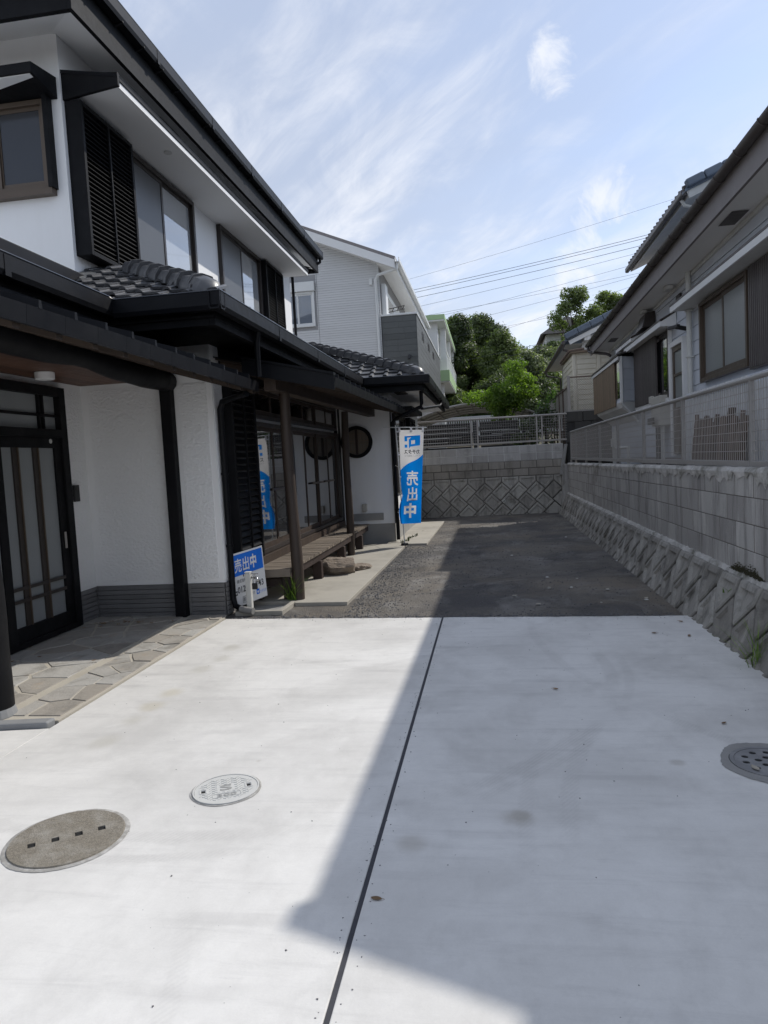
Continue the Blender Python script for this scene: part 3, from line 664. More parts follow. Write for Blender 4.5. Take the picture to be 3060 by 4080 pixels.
for x0,x1 in ((-2.9,-.27),(-.27,1.36),(1.36,1.985)):
    MB().tube([(x0,18.62,2.465),(x1,18.62,2.465)],.026,10).build('top_rail',alu_pale,bf,smooth='auto')
    bx('bottom_rail',alu_pale,bf,x0+.022,x1-.022,18.595,18.645,1.80,1.845,bevel=.004)
    mb=MB(); wires(mb,fr,x0,x1,1.845,2.44,.062,.068,.003); mb.build('wire_panel',alu_pale,bf,kind='stuff')
# chain-link fence round the cream shed
cf=thing('chain_link_fence','rusty chain-link fence in front of the cream panelled shed','fence',(2.2,18.8,2.5))
def chain(mb,p0,p1,z0,z1,d=.06,r=.0022):
    p0=np.array(p0); p1=np.array(p1); L=np.linalg.norm(p1-p0); u=(p1-p0)/L; h=z1-z0; k=int((L+h)/d)
    for i in range(k):
        s=i*d
        a0=max(0,s-h); a1=min(L,s)
        if a1<=a0: continue
        for sg in (1,-1):
            za=s-a0; zb=s-a1
            A=p0+u*a0; B=p0+u*a1
            if sg>0: mb.bar((A[0],A[1],z0+za),(B[0],B[1],z0+zb),r*2)
            else: mb.bar((A[0],A[1],z1-za),(B[0],B[1],z1-zb),r*2)
cz0,cz1=2.53,3.38
pA,pB=(2.07,18.75,0),(3.45,18.75,0)
for p in ((2.07,18.75),(3.4,18.75)): bx('post',alu_pale,cf,p[0]-.035,p[0]+.035,p[1]-.03,p[1]+.03,2.45,3.42,bevel=.005)
for z in (cz0,cz1): MB().bar((2.10,18.75,z),(3.38,18.75,z),.03).build('rail',stake_m if z>3 else alu_pale,cf)
mb=MB(); chain(mb,pA,pB,cz0,cz1); mb.build('wire_mesh',alu_pale,cf,kind='stuff')
pC=(1.9,24.5,0)
mb=MB(); chain(mb,pA,(2.0,24.3,0),cz0-.1,cz1-.25,.08,.003); mb.build('wire_mesh',alu_pale,cf,kind='stuff')
for i,y in enumerate((19.9,20.9,21.9,22.9,23.9)): bx('post',stake_m,cf,2.02,2.07,y-.025,y+.025,1.6,3.2)
MB().bar((2.06,18.8,cz1-.24),(2.0,24.3,cz1-.24),.035).build('rail',stake_m,cf)
# ------------------------------------------------------------------ the left house
HS=thing('house','white plastered two-storey house with black timber trim and grey tiled roofs','house',(-4.2,9,0))
bx('wall',white_smooth,HS,-9,-4.2,7.06,15.6,2.6,6.06)
w1=bx('wall',white_smooth,HS,-9,-2.76,6.97,13.0,.34,2.96)
bx('wall',white_smooth,HS,-9,-4.2,1.5,6.968,.30,2.75)
bx('wall',white_smooth,HS,-8.9,-1.77,12.95,18.2,.36,2.93)
bx('plinth',plinth_conc,HS,-8.8,-1.765,12.965,18.15,-.05,.36)
bx('plinth',plinth_conc,HS,-8.9,-2.775,6.99,12.95,-.05,.34)
bx('plinth',plinth_conc,HS,-8.9,-4.21,1.55,6.96,-.05,.30)
# rough stucco panels on the porch wall, smooth borders left between them
FP=frame((0,6.97,0),(1,0,0),(0,-1,0))
for x0,x1 in ((-4.12,-3.31),(-3.13,-2.82)):
    bx('stucco_panel',stucco,HS,x0,x1,.385,2.40,0,.006,T=FP)
FD=frame((-4.2,0,0),(0,1,0),(1,0,0))
bx('stucco_panel',stucco,HS,6.60,6.94,.36,2.40,0,.006,T=FD)
bx('stucco_panel',stucco,HS,3.0,6.58,2.395,2.44,0,.006,T=FD)
# corner side of the porch wall, facing the yard
FS=frame((-2.76,0,0),(0,1,0),(1,0,0))
bx('stucco_panel',stucco,HS,6.99,7.19,.36,2.40,0,.006,T=FS)
# plinth of long narrow tiles
for r in range(7):
    z0=.0+r*.0485
    for a,b,T in ((-4.185,-3.30,FP),(-3.14,-2.765,FP),(6.57,6.95,FD),(6.975,7.2,FS)):
        n=1
        cuts=[a]+([a+(b-a)*random.uniform(.3,.7)] if n==2 else [])+[b]
        for c0,c1 in zip(cuts[:-1],cuts[1:]): bx('plinth_tile',plinth_mat,HS,c0+.0015,c1-.0015,z0+.003,z0+.0445,.0,.014+random.uniform(0,.003),T=T)
# black post at the porch wall and log pillar of the porch
bx('porch_post',black,HS,-3.28,-3.165,6.86,6.965,0,2.36,bevel=.006)
# ---- entrance: frame, transom, sliding door
ent=MB(FD)
for a,b,c,d in ((6.46,6.56,0.02,2.39),(3.0,6.46,2.30,2.39),(3.0,6.46,1.90,1.98),(3.0,6.46,.02,.07),(4.62,4.70,.02,2.35)): ent.box(a,b,c,d,-.02,.075)
entd=ent.build('entrance_frame',black,HS,.004)
bx('transom_glass',glass_frost,entd,4.70,6.46,1.98,2.30,.0,.012,T=FD)
mb=MB(FD)
for y in (6.19,6.25,5.35,5.41,5.0): mb.box(y-.012,y+.012,1.98,2.30,.012,.04)
mb.box(4.7,6.46,2.10,2.125,.012,.035); mb.build('transom_bar',black,entd)
door=MB(FD)
for a,b,c,d in ((6.36,6.46,.07,1.90),(5.42,5.50,.07,1.90),(5.50,6.36,.07,.20),(5.50,6.36,1.80,1.90)): door.box(a,b,c,d,.01,.05)
dr=door.build('sliding_door',black,HS,.003)
bx('door_glass',glass_frost,dr,5.50,6.36,.20,1.80,.015,.027,T=FD)
for y in (5.78,6.07):
    bx('glazing_bar',alu_dark,dr,y-.035,y+.035,.20,1.80,.027,.045,T=FD); bx('bar_bead',alu_brown,dr,y+.02,y+.034,.20,1.80,.045,.058,T=FD)
for z in (.42,.53): bx('glazing_bar',alu_dark,dr,5.50,6.36,z,z+.03,.0455,.056,T=FD)
bx('door_pull',alu_pale,dr,6.40,6.425,.82,.98,.05,.058,T=FD)
door=MB(FD)
for a,b,c,d in ((5.44,5.54,.07,1.90),(4.62,4.72,.07,1.90),(4.72,5.44,.07,.20),(4.72,5.44,1.80,1.90)): door.box(a,b,c,d,.052,.09)
dr=door.build('sliding_door',black,HS,.003); bx('door_glass',glass_frost,dr,4.72,5.44,.20,1.80,.06,.07,T=FD)
for y in (4.95,5.2): bx('glazing_bar',darkwood,dr,y-.035,y+.035,.20,1.80,.07,.085,T=FD)
MB(lambda p:(-4.2+.052+p[2],p[0],p[1])).disc((6.30,1.865),.022,0,.003,20).build('door_sticker',offwhite,HS)
ic=bx('doorbell',rubberblack,HS,6.66,6.75,1.26,1.43,.008,.035,T=FD,bevel=.006); MB(lambda p:(-4.2+.035+p[2],p[0],p[1])).disc((6.705,1.395),.016,0,.004,16).build('camera_lens',alu_dark,ic)
# porch ceiling, lamp
for i in range(11):
    x=-4.19+i*.093; bx('ceiling_board',ceilwood,HS,x,x+.09,2.6,6.96,2.452,2.47)
MB().disc((-3.86,5.86),.082,2.385,2.45,36,.084).build('ceiling_lamp',sign_white,HS,.006,'auto')
MB().disc((-3.86,5.86),.05,2.44,2.456,24).build('lamp_mount',rubberblack,HS)
# porch beam (hewn log)
n=26; pts=[];rs=[]
for i in range(n):
    y=2.4+(6.93-2.4)*i/(n-1); pts.append((-3.21+.02*math.sin(y*2.3),y,2.475-.012*(y-4)+.02*math.sin(y*1.7)+.012*math.sin(y*5))); rs.append(.10+.012*math.sin(y*3.1)+.006*math.sin(y*9))
MB().tube(pts,rs,14).build('porch_beam',black,HS,smooth=True)
bx('header_beam',black,HS,-3.30,-3.12,2.2,6.93,2.54,2.78)
# log pillar
pts=[(-3.215,4.04,z) for z in np.linspace(.06,2.5,14)]; rs=[.118+.006*math.sin(z*4)+.004*math.sin(z*9+1) for z in np.linspace(.06,2.5,14)]
MB().tube(pts,rs,20).build('porch_pillar',black,HS,smooth='auto')
MB().disc((-3.215,4.04),.14,0,.07,20,.12).build('pillar_stone',curb_m,HS,.01)
# ---- porch roof (thin metal sheets with standing seams over rafters)
EX=-2.26
def pz(x,y): return 2.375+.010*math.sin((y-2.5)*.9)+.30*(EX-x)
mb=MB(); ys=np.linspace(2.0,6.95,16)
for a,b in zip(ys[:-1],ys[1:]):
    mb.hexa([(EX,a,pz(EX,a)-.012),(EX,b,pz(EX,b)-.012),(-4.2,b,pz(-4.2,b)-.012),(-4.2,a,pz(-4.2,a)-.012)],[(EX,a,pz(EX,a)),(EX,b,pz(EX,b)),(-4.2,b,pz(-4.2,b)),(-4.2,a,pz(-4.2,a))])
pr=mb.build('porch_roof',black_metal,HS)
y=2.14
while y<6.95:
    MB().hexa([(EX+.012,y-.016,pz(EX,y)-.005),(EX+.012,y+.016,pz(EX,y)-.005),(-3.6,y+.016,pz(-3.6,y)),(-3.6,y-.016,pz(-3.6,y))],[(EX+.012,y-.010,pz(EX,y)+.040),(EX+.012,y+.010,pz(EX,y)+.040),(-3.6,y+.010,pz(-3.6,y)+.04),(-3.6,y-.010,pz(-3.6,y)+.04)]).build('seam_cap',black_metal,pr)
    y+=.322
for a,b in zip(ys[:-1],ys[1:]):
    MB().hexa([(EX,a,pz(EX,a)-.10),(EX,b-.002,pz(EX,b)-.10),(EX-.02,b-.002,pz(EX,b)-.10),(EX-.02,a,pz(EX,a)-.10)],[(EX+.01,a,pz(EX,a)-.002),(EX+.01,b-.002,pz(EX,b)-.002),(EX-.02,b-.002,pz(EX,b)-.0125),(EX-.02,a,pz(EX,a)-.0125)]).build('eave_fascia',black_metal,pr)
mb=MB(); mb.hexa([(EX-.02,2.0,pz(EX,3)-.032),(EX-.02,6.95,pz(EX,6.9)-.032),(-3.2,6.95,pz(-3.2,6.9)-.032),(-3.2,2.0,pz(-3.2,3)-.032)],[(EX-.02,2.0,pz(EX,3)-.018),(EX-.02,6.95,pz(EX,6.9)-.018),(-3.2,6.95,pz(-3.2,6.9)-.018),(-3.2,2.0,pz(-3.2,3)-.018)]); mb.build('roof_boarding',rafterwood,pr)
y=2.2
while y<6.95:
    MB().hexa([(EX-.03,y-.03,pz(EX,y)-.125),(EX-.03,y+.03,pz(EX,y)-.125),(-3.2,y+.03,pz(-3.2,y)-.125),(-3.2,y-.03,pz(-3.2,y)-.125)],[(EX-.03,y-.03,pz(EX,y)-.035),(EX-.03,y+.03,pz(EX,y)-.035),(-3.2,y+.03,pz(-3.2,y)-.035),(-3.2,y-.03,pz(-3.2,y)-.035)]).build('rafter',rafterwood,pr)
    y+=.36
# ---- generic louvred shutter and window
def shutter(T,a0,a1,b0,b1,c,pitch,parent,mids=(.5,),boxd=0):
    m=MB(T); wd=.045
    m.box(a0,a0+wd,b0,b1,0,c); m.box(a1-wd,a1,b0,b1,0,c); m.box(a0+wd,a1-wd,b0,b0+wd,0,c); m.box(a0+wd,a1-wd,b1-wd,b1,0,c)
    sh=m.build('shutter',black,parent,.003)
    for q in mids:
        a=a0+(a1-a0)*q; bx('mid_rail',black,sh,a-.012,a+.012,b0+wd,b1-wd,c-.014,c+.004,T=T)
    b=b0+wd+pitch*.5
    while b<b1-wd-.02:
        MB(T).add([(a0+wd,b,c-.008),(a1-wd,b,c-.008),(a1-wd,b-.006,c-.014),(a0+wd,b-.006,c-.014),(a0+wd,b+pitch*.72,c-.042),(a1-wd,b+pitch*.72,c-.042),(a1-wd,b+pitch*.72-.008,c-.046),(a0+wd,b+pitch*.72-.008,c-.046)],[(0,1,5,4),(3,2,1,0),(7,6,2,3),(4,5,6,7),(0,4,7,3),(1,2,6,5)]).build('slat',black,sh)
        b+=pitch
    bx('back_board',rubberblack,sh,a0+wd,a1-wd,b0+wd,b1-wd,0,c-.055 if c>.07 else .004,T=T)
    return sh
def window(T,a0,a1,b0,b1,parent,fm,gms,fw=.05,sw=.045,depth=.06,name='window',sm=None):
    m=MB(T)
    m.box(a0,a0+fw,b0,b1,-.01,depth); m.box(a1-fw,a1,b0,b1,-.01,depth); m.box(a0+fw,a1-fw,b0,b0+fw,-.01,depth); m.box(a0+fw,a1-fw,b1-fw,b1,-.01,depth)
    o=m.build(name,fm,parent,.003); n=len(gms); wv=(a1-a0-2*fw)/n
    for i,g in enumerate(gms):
        x0=a0+fw+i*wv-(.012 if i else 0); x1=a0+fw+(i+1)*wv+(.012 if i<n-1 else 0); cc=.012 if i%2 else .032
        s=MB(T); y0,y1=b0+fw,b1-fw
        s.box(x0,x0+sw,y0,y1,cc-.01,cc+.012); s.box(x1-sw,x1,y0,y1,cc-.01,cc+.012); s.box(x0+sw,x1-sw,y0,y0+sw*1.2,cc-.01,cc+.012); s.box(x0+sw,x1-sw,y1-sw,y1,cc-.01,cc+.012)
        s.build('sash',sm or fm,o); bx('pane',g,o,x0+sw,x1-sw,y0+sw*1.2,y1-sw,cc-.004,cc+.004,T=T)
    return o
# ---- upper storey
FU=frame((-4.2,0,0),(0,1,0),(1,0,0)); FN=frame((0,7.06,0),(1,0,0),(0,-1,0))
shutter(FU,7.11,8.20,3.83,5.40,.18,.050,HS)
window(FU,8.22,10.24,4.02,5.44,HS,alu_dark,(glass_screen,glass_sky),.06,.05,.07)
window(FU,11.27,13.34,4.02,5.46,HS,alu_dark,(glass_screen,glass_sky),.06,.05,.07)
shutter(FU,13.36,14.52,4.02,5.44,.16,.050,HS)
window(FN,-5.5,-4.36,4.50,5.40,HS,alu_brown,(glass_dim,glass_dim),.05,.04,.06)
bx('window_sill',alu_brown,HS,-5.55,-4.33,4.44,4.50,0,.09,T=FN)
bx('window_jamb',black,HS,-4.36,-4.31,4.50,5.44,0,.10,T=FN)
# small hood over that window
MB(FN).add([(-5.8,5.62,0),(-4.24,5.62,0),(-4.24,5.56,.42),(-5.8,5.56,.42),(-5.8,5.46,0),(-4.24,5.40,0),(-4.24,5.46,.42),(-5.8,5.46,.42)],[(0,1,2,3),(4,7,6,5),(3,2,6,7),(1,5,6,2),(0,3,7,4)]).build('window_hood',black,HS,.004)
bx('hood_soffit',soffit_white,HS,-5.78,-4.27,5.45,5.458,.02,.40,T=FN)
# long canopy above the windows
cn=MB(FU).add([(7.08,5.70,0),(14.85,5.70,0),(14.85,5.585,.62),(7.08,5.585,.62),(7.08,5.665,0),(14.85,5.665,0),(14.85,5.55,.61),(7.08,5.55,.61)],[(0,1,2,3),(4,7,6,5),(3,2,6,7),(1,5,6,2),(0,3,7,4)]).build('window_canopy',black_metal,HS)
MB(FU).add([(7.13,5.47,0),(14.82,5.47,0),(14.82,5.47,.59),(7.13,5.47,.59),(7.13,5.50,0),(14.82,5.50,0),(14.82,5.50,.59),(7.13,5.50,.59)],[(0,1,2,3),(7,6,5,4),(3,2,6,7),(1,0,4,5),(0,3,7,4),(2,1,5,6)]).build('canopy_soffit',soffit_white,cn)
bx('canopy_fascia',white_trim,cn,7.13,14.84,5.468,5.528,.592,.606,T=FU); bx('canopy_drip',black,cn,7.13,14.85,5.531,5.562,.592,.618,T=FU)
MB(FU).slab([(7.085,5.40,0),(7.085,5.66,0),(7.085,5.60,.62),(7.085,5.47,.62)],(0.04,0,0)).build('canopy_end',black,cn,.003)
MB(lambda p:(-4.2+p[1],p[0],p[2])).disc((8.65,.42),.05,5.455,5.469,20).build('soffit_vent',offwhite,cn)
# upper eaves
GZ=6.33
mb=MB(); mb.quad((-4.3,6.40,6.06),(-4.3,16.1,6.06),(-3.70,16.1,5.92),(-3.70,6.52,5.92)).quad((-9,7.1,6.06),(-4.2,7.1,6.06),(-3.70,6.52,5.92),(-9,6.52,5.92))
mb.build('soffit',soffit_white,HS)
for y in (9.05,12.6): MB().quad((-4.06,y-.28,5.995),(-4.06,y+.28,5.995),(-3.90,y+.28,5.958),(-3.90,y-.28,5.958)).build('soffit_vent',gutter_brown,HS)
bx('fascia',black,HS,-3.71,-3.665,6.46,16.12,5.86,6.24); bx('fascia',black,HS,-9,-3.712,6.46,6.515,5.86,6.24)
bx('fascia',black,HS,-9,-3.667,16.122,16.18,5.86,6.24)
def gutter(pts,parent,mat,w=.11,h=.11,outn=(1,0,0),name='gutter'):
    """open box gutter along pts, inner edge on pts (top level)"""
    p,q=np.array(pts[0],float),np.array(pts[1],float); o=np.array(outn,float); z=np.array((0,0,1.))
    prof=[(0,0),(0,-h*.9),(w*.15,-h),(w*.85,-h),(w,-h*.75),(w,.006),(w-.012,.006),(w-.012,-h*.68),(w*.8,-h+.012),(w*.2,-h+.012),(.012,-h*.85),(.012,0)]
    m=MB(); n=len(prof); m.add([p+o*a+z*b for a,b in prof]+[q+o*a+z*b for a,b in prof],[(i,(i+1)%n,n+(i+1)%n,n+i) for i in range(n)]+[tuple(range(n)),tuple(range(n,2*n))[::-1]])
    g=m.build(name,mat,parent)
    if mat is black_metal: MB().tube([p+o*(w-.004)+z*.008,q+o*(w-.004)+z*.008],.009,8).build('gutter_lip',gutter_lip,g,smooth='auto')
    L=np.linalg.norm(q-p); k=int(L/1.8)
    for i in range(1,k+1):
        c=p+(q-p)*i/(k+1); d=(q-p)/L*.03; MB().hexa([c-o*.001-z*h*1.02-d,c+o*(w+.003)-z*h*1.02-d,c+o*(w+.003)-z*h*1.02+d,c-o*.001-z*h*1.02+d],[c-o*.001-z*.02-d,c+o*(w+.004)-z*.004-d,c+o*(w+.004)-z*.004+d,c-o*.001-z*.02+d]).build('gutter_joint',mat,g)
    return g
gutter([(-3.665,6.42,GZ),(-3.665,16.24,GZ-.02)],HS,black_metal,.115,.15)
gutter([(-9,6.46,GZ),(-3.55,6.46,GZ)],HS,black_metal,.115,.15,(0,-1,0))
y=6.8
while y<16.1:
    MB().bar((-3.66,y,6.16),(-3.56,y,6.19),.02,.03).build('gutter_bracket',black_metal,HS); y+=.46
# upper roof body
MB().add([(-3.66,6.47,6.27),(-3.66,16.17,6.27),(-6.6,13.2,7.75),(-6.6,9.4,7.75),(-9.5,6.47,6.27),(-9.5,16.17,6.27),(-3.66,6.47,6.20),(-3.66,16.17,6.20),(-9.5,6.47,6.2),(-9.5,16.17,6.2)],[(0,1,2,3),(4,0,3),(1,5,2),(5,4,3,2),(6,7,1,0),(8,6,0,4),(7,9,5,1),(9,8,4,5),(6,8,9,7)]).build('upper_roof',tile_m,HS)
mb=MB(); mb.tube([(-3.60,16.1,6.2),(-3.60,16.1,6.08),(-3.75,16.05,5.98),(-4.1,15.75,5.9),(-4.16,15.7,5.8),(-4.16,15.7,3.5)],.032,10); mb.build('downpipe',black_metal,HS,smooth='auto')
# ---- lower tiled roof
TW,TL=.25,.215
def tile_mesh():
    prof=[(0,.020),(.012,.006),(.03,.0),(.12,-.002),(.20,.0),(.222,.006),(.238,.028),(.258,.036),(.285,.036),(.305,.024)]
    prof=[(x*.8333,z*.85) for x,z in prof]; m=MB(); n=len(prof); L=.262; th=.02
    vs=[]
    for y,dz in ((0,.034),(L,0.)):
        for off in (0,-th): vs+=[(x,y,z+dz+off) for x,z in prof]
    fs=[]
    for i in range(n-1):
        fs+=[(i,i+1,2*n+i+1,2*n+i),(n+i+1,n+i,3*n+i,3*n+i+1),(n+i,n+i+1,i+1,i),(2*n+i,2*n+i+1,3*n+i+1,3*n+i)]
    fs+=[(n,0,2*n,3*n),(n-1,2*n-1,4*n-1,3*n-1)]
    m.add(vs,fs); me=m.mesh('roof_tile'); me.materials.append(tile_m)
    me.polygons.foreach_set('use_smooth',[True]*len(me.polygons)); me.set_sharp_from_angle(angle=R(50)); return me
TILE=tile_mesh()
def roof_plane(parent,o,u,slope,vdir,poly,rows,c0,c1,skip=None):
    """tiles on a plane from eave point o; u along the eave; vdir plan direction uphill; poly in plan"""
    th=math.atan(slope); v=Vector((vdir[0]*math.cos(th),vdir[1]*math.cos(th),math.sin(th))); u=Vector(u); nrm=u.cross(v)
    for r in rows:
        for c in range(c0,c1):
            p=Vector(o)+u*(c*TW)+v*(r*TL-.05)
            ctr=p+u*TW*.5+v*TL*.6
            ok=True
            for a,b,cc in poly:
                if a*ctr.x+b*ctr.y>cc: ok=False
            if not ok: continue
            Mx=Matrix.Identity(4)
            for i in range(3): Mx[i][0]=u[i]; Mx[i][1]=v[i]; Mx[i][2]=nrm[i]; Mx[i][3]=p[i]+nrm[i]*random.uniform(-.002,.003)
            inst(TILE,'roof_tile',Mx,parent)
SL=.47
# bodies under the tiles
mb=MB()
zA=2.985
def zC(x): return 2.965+SL*(-2.2-x)
mb.add([(-2.2,5.73,2.94),(-2.2,12.38,2.94),(-4.2,14.38,2.94+SL*2),(-4.2,7.73,2.94+SL*2),(-3.14,5.73,2.94),(-4.2,6.79,2.94+SL*1.06),(-3.14,1.5,2.94),(-4.2,1.5,2.94+SL*1.06)],[(0,1,2,3),(0,3,5,4),(4,5,7,6)])
mb.add([(-2.2,12.38,2.94),(-1.06,12.38,2.94),(-3.6,14.3,3.845),(-4.2,14.38,2.94+SL*2),(-1.06,18.6,2.92),(-3.6,16.7,3.845)],[(0,1,2,3),(1,4,5,2)])
lr=mb.build('lower_roof',tile_m,HS)
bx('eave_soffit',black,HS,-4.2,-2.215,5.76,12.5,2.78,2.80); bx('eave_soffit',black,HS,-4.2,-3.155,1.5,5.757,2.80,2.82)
# wall-plate infill and fascia boards
bx('fascia',black,HS,-2.27,-2.22,5.79,12.40,2.72,2.925); bx('fascia',black,HS,-3.20,-2.272,5.79,5.84,2.72,2.925); bx('fascia',black,HS,-3.21,-3.16,1.5,5.79,2.74,2.925)
roof_plane(lr,(-3.14,5.73,2.955),(1,0,0),SL,(0,1),[(1,1,3.66),(-1,-1,-2.56)],range(0,9),-8,5)
roof_plane(lr,(-2.2,5.73,2.955),(0,1,0),SL,(-1,0),[(-1,-1,-3.58),(1,1,10.1),(-1,0,4.16)],range(0,3),0,30)
roof_plane(lr,(-3.14,2.55,2.955),(0,1,0),SL,(-1,0),[(1,1,2.52),(-1,0,4.14)],range(0,5),0,13)
roof_plane(lr,(-2.2,12.38,2.965),(1,0,0),SL,(0,1),[(-1,-1,-10.20),(1.92,2.54,29.28),(-1,0,4.0)],range(0,10),-8,5)
# valley metal, wall flashing
mb=MB(); mb.add([(-3.20,5.72,2.97),(-3.04,5.72,2.97),(-4.08,6.80,3.47),(-4.22,6.80,3.48)],[(0,1,2,3)]); mb.build('valley_flashing',flash_m,lr)
mb=MB(); mb.add([(-2.29,12.37,2.985),(-2.12,12.37,2.985),(-4.1,14.36,3.93),(-4.25,14.36,3.93)],[(0,1,2,3)]); mb.build('valley_flashing',flash_m,lr)
for (a,b) in (((-4.16,2.0),(-4.16,7.0)),):
    MB().bar((-4.14,2.0,3.54),(-4.14,7.02,3.54),.14,.12).build('wall_flashing',black_metal,lr,.01)
MB().add([(-4.21,7.0,3.62),(-4.21,8.0,4.02),(-4.0,7.9,3.93),(-4.02,6.86,3.52),(-4.21,7.0,3.50),(-4.21,8.0,3.90),(-4.0,7.9,3.82),(-4.02,6.86,3.40)],[(0,1,2,3),(3,2,6,7),(0,3,7,4),(1,0,4,5),(2,1,5,6)]).build('wall_flashing',flash_m,lr)
# hip ridges
def ridge_tile_mesh():
    prof=[(-.115,-.05),(-.11,.0),(-.075,.062),(0,.078),(.075,.062),(.11,.0),(.115,-.05)]
    m=MB(); n=len(prof); secs=[(0,1.13,.012),(.05,1.13,.012),(.052,1.,0.),(.30,.97,-.012)]
    vs=[]
    for y,s,dz in secs: vs+=[(x*s,y,z*s+dz) for x,z in prof]
    fs=[(k*n+i,k*n+i+1,(k+1)*n+i+1,(k+1)*n+i) for k in range(3) for i in range(n-1)]+[tuple(range(n)),tuple(range(3*n,4*n))[::-1]]
    m.add(vs,fs); me=m.mesh('ridge_tile'); me.materials.append(tile_m); me.polygons.foreach_set('use_smooth',[True]*len(me.polygons)); me.set_sharp_from_angle(angle=R(28)); return me
RT=ridge_tile_mesh()
def hip(p,q,parent,n):
    p,q=Vector(p),Vector(q); d=(q-p); L=d.length; d.normalize(); x=d.cross(Vector((0,0,1))).normalized(); zv=x.cross(d)
    for k in range(n):
        c=p+d*(L*k/n); s=L/n/.30
        Mx=Matrix.Identity(4)
        for i in range(3): Mx[i][0]=x[i]; Mx[i][1]=d[i]*s*1.04; Mx[i][2]=zv[i]; Mx[i][3]=c[i]+zv[i]*.075
        inst(RT,'ridge_tile',Mx,parent)
    # rounded end piece
    e=MB(); a=p-d*.22
    prof=[(-.13,-.09),(-.125,.0),(-.085,.062),(0,.085),(.085,.062),(.125,.0),(.13,-.09)]
    vs=[]; xs=np.array(x); ds=np.array(d); zs=np.array(zv)
    for t,s,dz in ((.0,.55,-.035),(.05,.85,-.005),(.14,1,0),(.25,1,0)): vs+=[np.array(a)+ds*t+xs*u*s+zs*(v*s+.075+dz) for u,v in prof]
    n7=7; e.add(vs,[(k*n7+i,k*n7+i+1,(k+1)*n7+i+1,(k+1)*n7+i) for k in range(3) for i in range(n7-1)]+[tuple(range(n7)),tuple(range(3*n7,4*n7))[::-1]])
    e.build('hip_end_tile',tile_m,parent,smooth='auto')
hip((-2.36,5.89,3.00),(-3.62,7.15,3.59),lr,7)
hip((-1.27,12.54,3.00),(-3.60,14.30,3.87),lr,14)
# mortar beds below the ridges
MB().bar((-2.4,5.93,2.99),(-3.62,7.15,3.56),.12,.06).build('ridge_bed',offwhite,lr); MB().bar((-1.3,12.56,2.98),(-3.6,14.3,3.84),.13,.06).build('ridge_bed',joint_m,lr)
# gutters of the lower roof
gutter([(-2.205,5.62,2.955),(-2.205,12.40,2.965)],HS,black_metal,.10,.14)
gutter([(-3.05,5.735,2.955),(-2.105,5.735,2.955)],HS,black_metal,.10,.14,(0,-1,0))
gutter([(-3.145,1.5,2.99),(-3.145,5.74,2.97)],HS,black_metal,.10,.14)
gutter([(-2.10,12.385,2.955),(-.96,12.385,2.945)],HS,black_metal,.10,.14,(0,-1,0))
gutter([(-1.065,12.28,2.945),(-1.065,18.6,2.91)],HS,black_metal,.10,.14)
bx('fascia',black,HS,-2.1,-1.09,12.40,12.45,2.70,2.92); bx('fascia',black,HS,-1.13,-1.08,12.452,18.6,2.70,2.92)
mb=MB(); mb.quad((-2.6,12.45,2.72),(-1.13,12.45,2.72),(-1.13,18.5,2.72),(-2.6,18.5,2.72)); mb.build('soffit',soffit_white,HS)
bx('soffit_vent',gutter_brown,HS,-1.62,-1.42,12.62,13.1,2.708,2.716)
# ---- lower windows behind the veranda
bx('wall_frame',black,HS,7.2,12.9,2.50,2.60,.0,.05,T=FS); bx('wall_frame',black,HS,12.68,12.93,.36,2.50,.0,.06,T=FS); bx('wall_frame',darkwood,HS,7.2,12.68,.36,.47,.0,.12,T=FS)
shutter(FS,7.24,8.02,.47,2.50,.10,.072,HS)
window(FS,8.04,9.55,.48,2.05,HS,alu_dark,(glass_dark,glass_dark),.05,.05,.08,'glazed_door',darkwood)
window(FS,9.57,12.68,.48,2.05,HS,alu_dark,(glass_dark,glass_dark,glass_dark,glass_dark),.05,.05,.08,'glazed_door',darkwood)
for a0,a1,k in ((8.04,9.55,2),(9.57,12.68,4)): window(FS,a0,a1,2.10,2.49,HS,alu_dark,(glass_dark,)*k,.04,.05,.06,'transom_window',darkwood)
for a in (8.62,10.7,11.55): bx('screen_bar',alu_brown,HS,a,a+.7,1.21,1.24,.05,.056,T=FS)
bx('white_cable',white_trim,HS,12.66,12.675,.48,2.50,.062,.074,T=FS)
# upper part of the wall between eaves
bx('wall_board',black,HS,7.2,12.9,2.605,2.78,.0,.03,T=FS)
# ---- wall with the round window
FR=frame((0,12.95,0),(1,0,0),(0,-1,0)); rc=(-2.40,1.885)
TR=lambda p:(p[0],12.95-p[2],p[1])
rwn=MB(TR).ring(rc,.232,.295,-.01,.05,64).build('round_window',black,HS,smooth='auto')
MB(TR).disc(rc,.24,.0015,.006,48).build('pane',glass_mat('brown_glass',(.16,.145,.125),.3,.4),rwn)
for i in range(19):
    x=rc[0]-.225+i*.025; h=math.sqrt(max(0,.232**2-(x-rc[0])**2)); MB().bar((x,12.94,rc[1]-h),(x,12.94,rc[1]+h),.007).build('bamboo_stick',tan_slat,rwn)
for dz in (-.17,-.02,.02,.15):
    h=math.sqrt(.232**2-dz*dz); MB().bar((rc[0]-h,12.932,rc[1]+dz),(rc[0]+h,12.932,rc[1]+dz),.008).build('bamboo_stick',tan_slat,rwn)
bx('sash_post',shade_redwood,rwn,rc[0]-.022,rc[0]+.022,rc[1]-.228,rc[1]+.228,.021,.032,T=FR)
bx('outlet_box',ac_m,HS,-2.36,-2.27,.60,.74,0,.06,T=FR,bevel=.01)
bx('old_ledge',plinth_conc,HS,-2.56,-1.97,.43,.56,0,.025,T=FR,bevel=.006)
